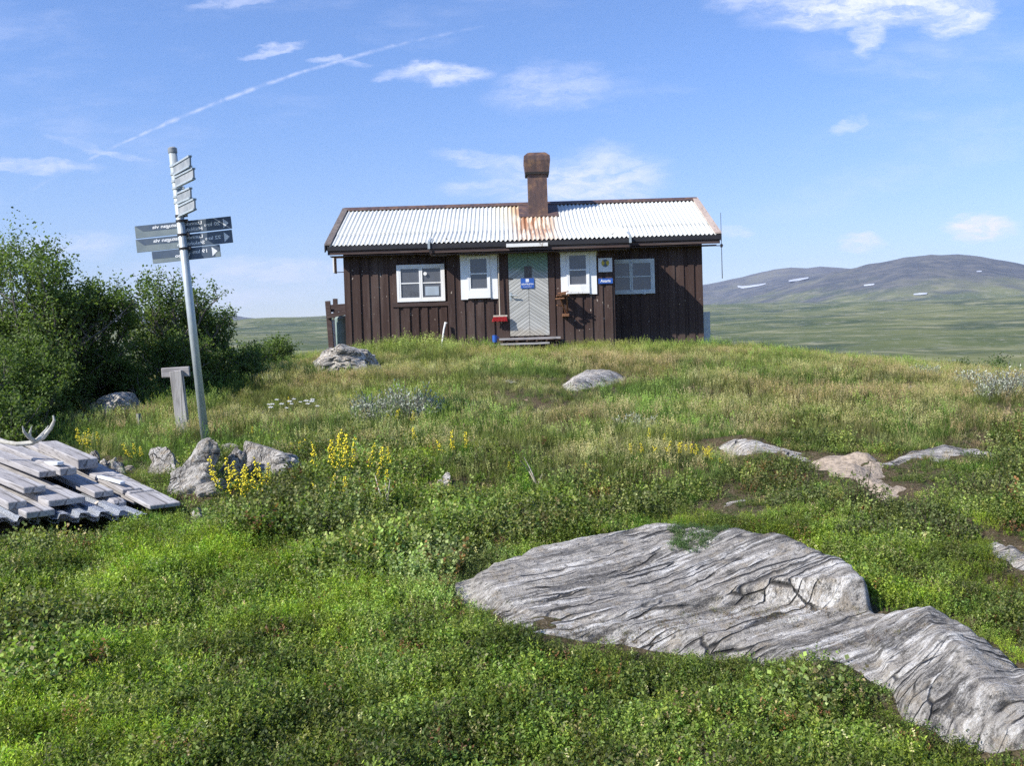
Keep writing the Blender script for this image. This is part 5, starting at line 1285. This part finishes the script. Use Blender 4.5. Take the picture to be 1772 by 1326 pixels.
# ================================================================ GROUND COVER (uncountable)
def proto_obj(name, V, F, mat, lv, k):
    me = bpy.data.meshes.new(name); V = np.asarray(V, float); F = np.asarray(F)
    me.vertices.add(len(V)); me.vertices.foreach_set('co', V.ravel()); me.loops.add(F.size); me.loops.foreach_set('vertex_index', F.ravel().astype(np.int32))
    me.polygons.add(len(F)); me.polygons.foreach_set('loop_start', np.arange(0, F.size, F.shape[1], dtype=np.int32)); me.update(calc_edges=True)
    at = me.attributes.new('lv', 'FLOAT', 'POINT'); at.data.foreach_set('value', np.repeat(lv, k).astype(np.float32)); me.materials.append(mat)
    return bpy.data.objects.new(name, me)
def heath_proto(seed, rad, h, nsp, nl, lsize, asp, splay=.35):
    r_ = np.random.default_rng(seed); P = []; T = []
    for i in range(nsp):
        a = r_.uniform(0, 6.28); rr = math.sqrt(r_.random())*rad; b = np.array([math.cos(a)*rr, math.sin(a)*rr, -.01]); d = np.array([math.cos(a)*rr/rad*splay+r_.normal()*.25, math.sin(a)*rr/rad*splay+r_.normal()*.25, 1]); d /= np.linalg.norm(d); L_ = h*r_.uniform(.55, 1.15)
        f = np.linspace(.2, 1, nl)+r_.normal(size=nl)*.03
        ph = r_.uniform(0, 6.28)+np.arange(nl)*2.4
        for ff, pp_ in zip(f, ph): P.append(b+d*L_*ff); T.append(np.array([math.cos(pp_), math.sin(pp_), .75])+r_.normal(size=3)*.25)
    P = np.array(P); T = np.array(T); T /= np.linalg.norm(T, axis=1)[:, None]; n = len(P); b = np.cross(T, r_.normal(size=(n, 3))*.5+np.array([0, 0, 1.])); b /= np.linalg.norm(b, axis=1)[:, None]; s = lsize*r_.uniform(.7, 1.3, (n, 1))
    V = np.stack([P, P+T*s*.55+b*s*asp*.5, P+T*s, P+T*s*.55-b*s*asp*.5], 1).reshape(-1, 3)
    return V, np.arange(4*n).reshape(n, 4), r_.random(n), 4
def grass_proto(seed, rad, h, nb, wdt, bend=.5, heads=0, headlen=.06):
    r_ = np.random.default_rng(seed); V = []; F = []; lv = []
    for i in range(nb+heads):
        a = r_.uniform(0, 6.28); rr = math.sqrt(r_.random())*rad; b = np.array([math.cos(a)*rr, math.sin(a)*rr, -.01]); a2 = r_.uniform(0, 6.28); dd = np.array([math.cos(a2), math.sin(a2), 0])
        sd_ = np.array([-dd[1], dd[0], 0]); hh = h*r_.uniform(.5, 1.1); w_ = wdt; bd = bend*r_.uniform(.2, 1.1)
        if i >= nb: hh = h*r_.uniform(1.05, 1.45); w_ = wdt*.55; bd *= .35
        o = len(V); pts = [b+dd*bd*hh*(t**2)+np.array([0, 0, hh*t*(1-.18*bd*t)]) for t in (0, .5, 1)]
        V += [pts[0]-sd_*w_*.5, pts[0]+sd_*w_*.5, pts[1]-sd_*w_*.45, pts[1]+sd_*w_*.45, pts[2]-sd_*w_*.12, pts[2]+sd_*w_*.12]
        F += [(o, o+1, o+3, o+2), (o+2, o+3, o+5, o+4)]; v_ = r_.random()*.7+(.0 if i < nb else .3); lv += [v_]*6
        if i >= nb:
            for q in range(9):
                c = pts[2]-(pts[2]-pts[1])*q*.05*(headlen/.06)+r_.normal(size=3)*.005; o = len(V); u = r_.normal(size=3); u /= np.linalg.norm(u); u2 = np.cross(u, [0, .3, 1]); s = .0055
                V += [c-u*s, c+u2*s, c+u*s, c-u2*s]; F += [(o, o+1, o+2, o+3)]; lv += [1.0]*4
    return np.array(V), np.array(F), np.array(lv), 1
def collection(name, objs):
    c = bpy.data.collections.new(name)
    for o in objs: c.objects.link(o)
    return c
def po(name, data, mat): V, F, lv, k = data; return proto_obj(name, V, F, mat, lv, k)
C_heath = collection('heath_sources', [po('s%d' % i, heath_proto(10+i, .065, .07+.012*i, 13, 11, .0145, .55), M['leaf']) for i in range(3)])
C_crow = collection('crowberry_sources', [po('c%d' % i, heath_proto(20+i, .055, .07+.022*i, 11, 20, .011, .34, .25), M['leaf']) for i in range(3)])
C_dwarf = collection('dwarf_sources', [po('d%d' % i, heath_proto(30+i, .08, .11+.02*i, 10, 12, .016, .85, .6), M['leaf']) for i in range(3)])
C_grass = collection('grass_sources', [po('g%d' % i, grass_proto(40+i, .07, .13, 42, .0034, .6), M['grass']) for i in range(3)])
C_tall = collection('tall_sources', [po('t%d' % i, grass_proto(50+i, .08, .20, 34, .0036, .55, 7), M['grass']) for i in range(3)])
C_blade = collection('blade_sources', [po('b%d' % i, grass_proto(70+i, .05, .17, 3, .0026, .7, 1, .05), M['grass']) for i in range(3)])
C_head = collection('seedhead_sources', [po('h%d' % i, grass_proto(60+i, .09, .17, 4, .003, .4, 12, .10), M['grass']) for i in range(3)])
LOWP = []
def lowmask(P):
    f = np.ones(len(P)); X, Y = P[:, 0], P[:, 1]
    for poly, rg in LOWP:
        mn = poly.min(0)-rg; mx = poly.max(0)+rg; k = (X > mn[0]) & (X < mx[0]) & (Y > mn[1]) & (Y < mx[1])
        if k.any():
            xs, ys = X[k], Y[k]; d = -pt_seg_dist(xs, ys, poly); fr = np.where(ys > poly[:, 1].mean(), .5, 1.0)
            f[k] = np.minimum(f[k], .55+.45*sst(.05, rg, d/fr))
    return f
def scatter(name, P, scl, tint, coll, label, cat, tilt=.18, grp=None):
    scl = scl*lowmask(P)
    n = len(P); me = bpy.data.meshes.new(name); me.vertices.add(n); me.vertices.foreach_set('co', P.ravel())
    rot = np.stack([rng.normal(size=n)*tilt, rng.normal(size=n)*tilt, rng.uniform(0, 6.28, n)], 1)
    a = me.attributes.new('rot', 'FLOAT_VECTOR', 'POINT'); a.data.foreach_set('vector', rot.ravel().astype(np.float32))
    a = me.attributes.new('scl', 'FLOAT', 'POINT'); a.data.foreach_set('value', scl.astype(np.float32))
    a = me.attributes.new('tint', 'FLOAT_COLOR', 'POINT'); a.data.foreach_set('color', np.concatenate([tint, np.ones((n, 1))], 1).ravel().astype(np.float32))
    a = me.attributes.new('pick', 'INT', 'POINT'); a.data.foreach_set('value', rng.integers(0, 3, n).astype(np.int32))
    o = bpy.data.objects.new(name, me); COL.objects.link(o)
    ng = bpy.data.node_groups.new(name, 'GeometryNodeTree'); ng.interface.new_socket('Geometry', in_out='INPUT', socket_type='NodeSocketGeometry'); ng.interface.new_socket('Geometry', in_out='OUTPUT', socket_type='NodeSocketGeometry')
    N = ng.nodes; Lk = ng.links; gi = N.new('NodeGroupInput'); go = N.new('NodeGroupOutput')
    ci = N.new('GeometryNodeCollectionInfo'); ci.inputs['Collection'].default_value = coll; ci.inputs['Separate Children'].default_value = True; ci.inputs['Reset Children'].default_value = True
    ip = N.new('GeometryNodeInstanceOnPoints'); ip.inputs['Pick Instance'].default_value = True
    def att(nm, dt): q = N.new('GeometryNodeInputNamedAttribute'); q.data_type = dt; q.inputs['Name'].default_value = nm; return q.outputs['Attribute']
    e2r = N.new('FunctionNodeEulerToRotation'); Lk.new(att('rot', 'FLOAT_VECTOR'), e2r.inputs[0])
    Lk.new(gi.outputs[0], ip.inputs['Points']); Lk.new(ci.outputs[0], ip.inputs['Instance']); Lk.new(att('pick', 'INT'), ip.inputs['Instance Index']); Lk.new(e2r.outputs[0], ip.inputs['Rotation']); Lk.new(att('scl', 'FLOAT'), ip.inputs['Scale'])
    Lk.new(ip.outputs[0], go.inputs[0]); md = o.modifiers.new('scatter', 'NODES'); md.node_group = ng
    tag(o, label, cat, grp, 'stuff'); return o
def cand(n, y0, y1, margin=.75, half=.60):
    u = rng.random(n); Y = np.sqrt(y0*y0+u*(y1*y1-y0*y0)); X = rng.uniform(-1, 1, n)*(Y*half+margin); return X, Y
bbx = [(p.min(0)-.05, p.max(0)+.05) for p, _ in EXCL]
hutfoot = [(np.array([(WL-.03, HS), (CL-.03, HS), (CL-.03, HC), (CR+.03, HC), (CR+.03, HS), (WR+.03, HS), (WR+.03, BB), (WL-.03, BB)]), 0)]
def free(X, Y, keepnotch=True):
    ok = np.ones(len(X), bool)
    for (poly, ins), (mn, mx) in list(zip(EXCL, bbx))+[(h, (h[0].min(0), h[0].max(0))) for h in hutfoot]:
        k = (X > mn[0]) & (X < mx[0]) & (Y > mn[1]) & (Y < mx[1])
        if k.any():
            d = pt_seg_dist(X[k], Y[k], poly)+fbm(X[k]/.15, Y[k]/.15, 2, 8)*.08
            if keepnotch: dn = pt_seg_dist(X[k], Y[k], EXCL_VEG_OK); d = np.where(dn > 0, -1, d)
            ok[np.where(k)[0][d > ins]] = False
    return ok
pile = np.array([G(-80, 955)[:2], G(150, 928)[:2], G(300, 888)[:2], G(150, 800)[:2], G(60, 775)[:2], G(-80, 770)[:2]])
def notpile(X, Y): return pt_seg_dist(X, Y, pile) < .05
def hsv_jit(c, n, j=.15): return np.clip(np.array(c)[None]*(1+rng.normal(size=(n, 1))*j)*(1+rng.normal(size=(n, 3))*j*.35), .003, 1)
def blend(a, b, t): return a*(1-t[:, None])+b*t[:, None]
def boundary(X, Y): return 8.6+.8*sst(1.5, 3.5, X)+fbm(X/1.4, Y/1.4, 3, 90)*2.6+rng.normal(size=np.shape(X))*.35
DENS = 1.0
LOWP += [(EXCL[i][0], 1.0) for i in LOWI]+[(pile, .5), (EXCL[0][0], .25)]+[(EXCL[i][0], .45) for i in range(1, len(EXCL)) if i not in LOWI]
# --- foreground heath
X, Y = cand(int(29000*DENS), 2.8, 7.0, 1.3); Xb, Yb = cand(int(17500*DENS), 7.0, 12.0, 1.2); X = np.concatenate([X, Xb]); Y = np.concatenate([Y, Yb])
k = (Y < boundary(X, Y)) & free(X, Y) & notpile(X, Y); k &= ~((fbm(X/.22, Y/.22, 3, 130) > .30) & (rng.random(len(X)) < .8)); X, Y = X[k], Y[k]
zone = fbm(X/1.1, Y/1.1, 3, 91)+fbm(X/.35, Y/.35, 2, 92)*.5
bright = sst(.0, .25, zone+.25*np.exp(-((X-.2)**2/1.2+(Y-6.5)**2/1.5)))
dwarfz = sst(.02, .22, fbm(X/.9+9, Y/.9, 3, 95)+.30*sst(6.4, 7.8, Y)-.10-.12*sst(-.5, .6, X)*sst(7.5, 6, Y))
r = rng.random(len(X)); isd = r < dwarfz*.8; isc = (~isd) & (rng.random(len(X)) < .2+.6*bright)
ish = ~isd & ~isc
Z = H(X, Y)
dk = .66+.75*sst(-.35, .35, fbm(X/.28, Y/.28, 2, 97)+fbm(X/.8, Y/.8, 2, 98)*.5)
def pts(k): return np.stack([X[k], Y[k], Z[k]-.005], 1)
palez = sst(.1, .45, np.exp(-((X+.3)**2/.25+(Y-5.9)**2/.35))*.7+fbm(X/.3, Y/.3, 2, 120)*.4)*.8
def tt(c1, c2, k, mixv, j=.2):
    c = blend(hsv_jit(c1, k.sum(), j), hsv_jit(c2, k.sum(), j), mixv[k])
    c = blend(c, hsv_jit((.26, .30, .15), k.sum(), j), palez[k]*.7)
    q = rng.random(k.sum()); rd_ = (q < .012)[:, None]; ol = ((q > .012) & (q < .08))[:, None]
    c = np.where(rd_, hsv_jit((.24, .12, .06), k.sum(), j), c); c = np.where(ol, hsv_jit((.26, .25, .12), k.sum(), j), c)
    return np.clip(c*dk[k][:, None], .003, 1)
scatter('bilberry_heath', pts(ish), rng.uniform(.65, 1.45, ish.sum()), tt((.150, .195, .045), (.195, .27, .047), ish, bright), C_heath, 'low green bilberry and bearberry cover over the foreground', 'heath')
scatter('crowberry_heath', pts(isc), rng.uniform(.65, 1.6, isc.sum()), tt((.19, .235, .038), (.235, .30, .038), isc, bright), C_crow, 'bright yellow green crowberry mat mixed through the foreground', 'heath')
scatter('dwarf_birch_cover', pts(isd), rng.uniform(.8, 1.6, isd.sum()), tt((.175, .20, .065), (.18, .225, .055), isd, bright), C_dwarf, 'olive dwarf birch scrub spreading across the upper foreground', 'dwarf shrubs')
mn, mx = notch.min(0)-.15, notch.max(0)+.15; n_ = 520
xr = rng.uniform(mn[0], mx[0], n_); yr = rng.uniform(mn[1], mx[1], n_); k = pt_seg_dist(xr, yr, notch)+fbm(xr/.12, yr/.12, 2, 33)*.10 > -.02; xr, yr = xr[k], yr[k]
zr = OGRID[2][np.clip(np.searchsorted(OGRID[0], xr), 0, len(OGRID[0])-1), np.clip(np.searchsorted(OGRID[1], yr), 0, len(OGRID[1])-1)]
scatter('plants_on_rock', np.stack([xr, yr, zr-.004], 1), rng.uniform(.6, 1.0, len(xr)), hsv_jit((.10, .15, .06), len(xr), .2), C_heath, 'dark green patch of low plants growing on top of the large outcrop', 'heath')
ce = np.array([G(px_, py_)[:2] for px_, py_ in [(880,1092),(960,1105),(1060,1112),(1150,1112),(1250,1105),(1330,1105),(1400,1110),(1500,1140),(840,1070)]]); cc_ = ce[rng.integers(0, len(ce), 420)]+rng.normal(size=(420, 2))*np.array([.20, .05])
xr, yr = cc_[:, 0], cc_[:, 1]; zr = OGRID[2][np.clip(np.searchsorted(OGRID[0], xr), 0, len(OGRID[0])-1), np.clip(np.searchsorted(OGRID[1], yr), 0, len(OGRID[1])-1)]; zr = np.maximum(zr, H(xr, yr))
scatter('moss_at_rock_foot', np.stack([xr, yr, zr-.012], 1), rng.uniform(.3, .7, len(xr)), hsv_jit((.17, .13, .08), len(xr), .35), C_crow, 'brown and dull green moss and lichen tufts along the front edge of the large outcrop', 'moss')
X, Y = cand(900, 3.0, 9.0, .6); k = free(X, Y) & notpile(X, Y); X, Y = X[k], Y[k]; Z = H(X, Y); al = np.ones(len(X), bool)
scatter('dead_grass_blades', np.stack([X, Y, Z], 1), rng.uniform(.5, .95, len(X)), hsv_jit((.34, .31, .16), len(X), .2), C_blade, 'sparse straw coloured blades standing out of the low heath', 'grass')
# --- grass, from the heath to beyond the hut
X, Y = cand(int(62000*DENS), 7.0, 29.0, 1.0)
k = (Y > boundary(X, Y)-.35) & free(X, Y) & notpile(X, Y); X, Y = X[k], Y[k]; Z = H(X, Y)
red = sst(.02, .3, fbm(X/2.1, Y/2.1, 3, 101)+.10*sst(9, 12, Y)-.02); lush = sst(.05, .3, fbm(X/1.5+4, Y/1.5, 3, 102)+.15*np.exp(-((X+2.2)**2/3+(Y-19.5)**2/5)))
dry = sst(-.05, .3, fbm(X/1.2, Y/1.2, 3, 103)+.12*sst(16, 10, Y))
hutd = np.exp(-(((X-.3)/5)**2+((Y-21)/1.6)**2)); r = rng.random(len(X)); ist = r < .25+.5*hutd; isg = ~ist
dk = .85+.3*sst(-.3, .3, fbm(X/.8, Y/.8, 2, 97))
base = blend(hsv_jit((.18, .205, .055), len(X)), hsv_jit((.28, .26, .13), len(X)), dry*.5); base = blend(base, hsv_jit((.145, .24, .05), len(X)), lush*.7); base = blend(base, hsv_jit((.24, .19, .10), len(X)), red*.3)
base = np.clip(base*dk[:, None], .003, 1)
scatter('meadow_grass', pts(isg), rng.uniform(.6, 1.15, isg.sum()), base[isg], C_grass, 'short yellow green meadow grass covering the knoll', 'grass')
doorz = np.exp(-(((X[ist]-.4)/.75)**4+((Y[ist]-20.9)/.7)**4)); tall = rng.uniform(.6, 1.0, ist.sum())*(1-.55*doorz)*(1+.5*hutd[ist]+.8*np.exp(-(((X[ist]+2.3)/.8)**2+((Y[ist]-20.3)/.8)**2)))*(1+.25*lush[ist]); scatter('tall_grass', pts(ist), tall, base[ist], C_tall, 'taller tufted grass thickest along the foot of the hut', 'grass')
X, Y = cand(int(30000*DENS), 8.2, 27.0, 1.0)
hp = fbm(X/1.6, Y/1.6, 3, 105); k = (Y > boundary(X, Y)-.4) & free(X, Y) & notpile(X, Y) & (rng.random(len(X)) < sst(-.25, .3, hp)); X, Y = X[k], Y[k]; Z = H(X, Y); al = np.ones(len(X), bool)
rd = sst(-.05, .25, fbm(X/2.1, Y/2.1, 3, 101)+.06); c = blend(hsv_jit((.31, .285, .15), len(X)), hsv_jit((.29, .20, .13), len(X)), rd*.6)
hutd = np.exp(-(((X-.3)/5)**2+((Y-21)/1.6)**2))
scatter('seeding_grass', pts(al), rng.uniform(.6, 1.05, len(X))*(1+.2*hutd), c, C_head, 'reddish and straw coloured seed heads hazing the meadow', 'grass')
# --- bright lush tufts
X, Y = cand(9000, 6.2, 12.0, .5); k = (fbm(X/.55, Y/.55, 3, 111) > .33) & free(X, Y) & notpile(X, Y); X, Y = X[k], Y[k]; Z = H(X, Y); al = np.ones(len(X), bool)
scatter('green_sedge_tufts', pts(al), rng.uniform(.6, 1.0, len(X)), hsv_jit((.14, .27, .04), len(X)), C_grass, 'bright green sedge tufts scattered in the heath', 'grass')

# ================================================================ SNOW PATCHES on the far mountains
def snow(pix, label, R0, R1):
    """drape a thin sheet of old snow on the slope around a picture area"""
    pts_ = []
    rs = np.linspace(R0, R1, 900)
    def hit(px, py):
        d = dirpx(px, py); dh = math.hypot(d[0], d[1]); xs = d[0]/dh*rs; ys = d[1]/dh*rs; zs = EYE+d[2]/dh*rs; hh = H(xs, ys); k = np.where(zs < hh)[0]
        if len(k) == 0: return None
        k = k[0]; return np.array([xs[k], ys[k], hh[k]])
    up_ = [hit(px, py) for px, py in pix[0]]; lo_ = [hit(px, py) for px, py in pix[1]]
    if any(q is None for q in up_+lo_): print('SNOW MISS', label); return
    n = len(up_); V = []; m_ = 6
    for a, b in zip(up_, lo_):
        for t in np.linspace(0, 1, m_):
            q = a*(1-t)+b*t; V.append((q[0], q[1], float(H(q[0], q[1]))+3.5*(1 if 0 < t < 1 else .7)))
    F = [(i*m_+j, i*m_+j+1, (i+1)*m_+j+1, (i+1)*m_+j) for i in range(n-1) for j in range(m_-1)]
    o = mesh_np('snow_patch', np.array(V), np.array(F), M['snow'], smooth=True, origin=tuple(np.mean(V, 0))); tag(o, label, 'snow patch', 'snow patches on the far mountains')
snow(([(1276,495),(1284,496),(1300,494.5),(1312,493),(1326,491)], [(1277,498),(1285,500),(1300,498),(1312,496),(1325,492.5)]), 'largest snow patch, farthest left on the mountain', 2500, 6500)
snow(([(1364,486),(1380,483),(1399,480.5)], [(1365,488.5),(1382,487),(1399,483)]), 'snow patch high on the mountain, second from the left', 2500, 6500)
snow(([(1495,494),(1505,493),(1513,492.5)], [(1495,496.5),(1505,495.5),(1513,494)]), 'small snow patch in the middle of the slope', 2500, 6500)
snow(([(1581,510),(1592,508.5),(1605,508.5)], [(1581,512),(1592,512),(1604,510.5)]), 'snow patch low on the right mountain', 2500, 6500)
snow(([(1690,470.5),(1695,470),(1699,470)], [(1690,472),(1695,472),(1699,471.5)]), 'faint tiny snow patch near the right mountain top', 2500, 6500)

# ================================================================ HAZE
bm = bmesh.new(); box(bm, -9500, 9500, -9400, 9500, -80, 760)
me = bpy.data.meshes.new('haze'); bm.to_mesh(me); bm.free()
m = bpy.data.materials.new('haze_air'); m.use_nodes = True; t = NT(m.node_tree)
vol = t.n('ShaderNodeVolumePrincipled', inp={'Color': (.62, .74, 1.0, 1), 'Density': 0.000066, 'Anisotropy': 0.0})
t.n('ShaderNodeOutputMaterial', inp={1: vol.outputs[0]}); me.materials.append(m)
hz_o = bpy.data.objects.new('haze', me); COL.objects.link(hz_o); hz_o['kind'] = 'stuff'
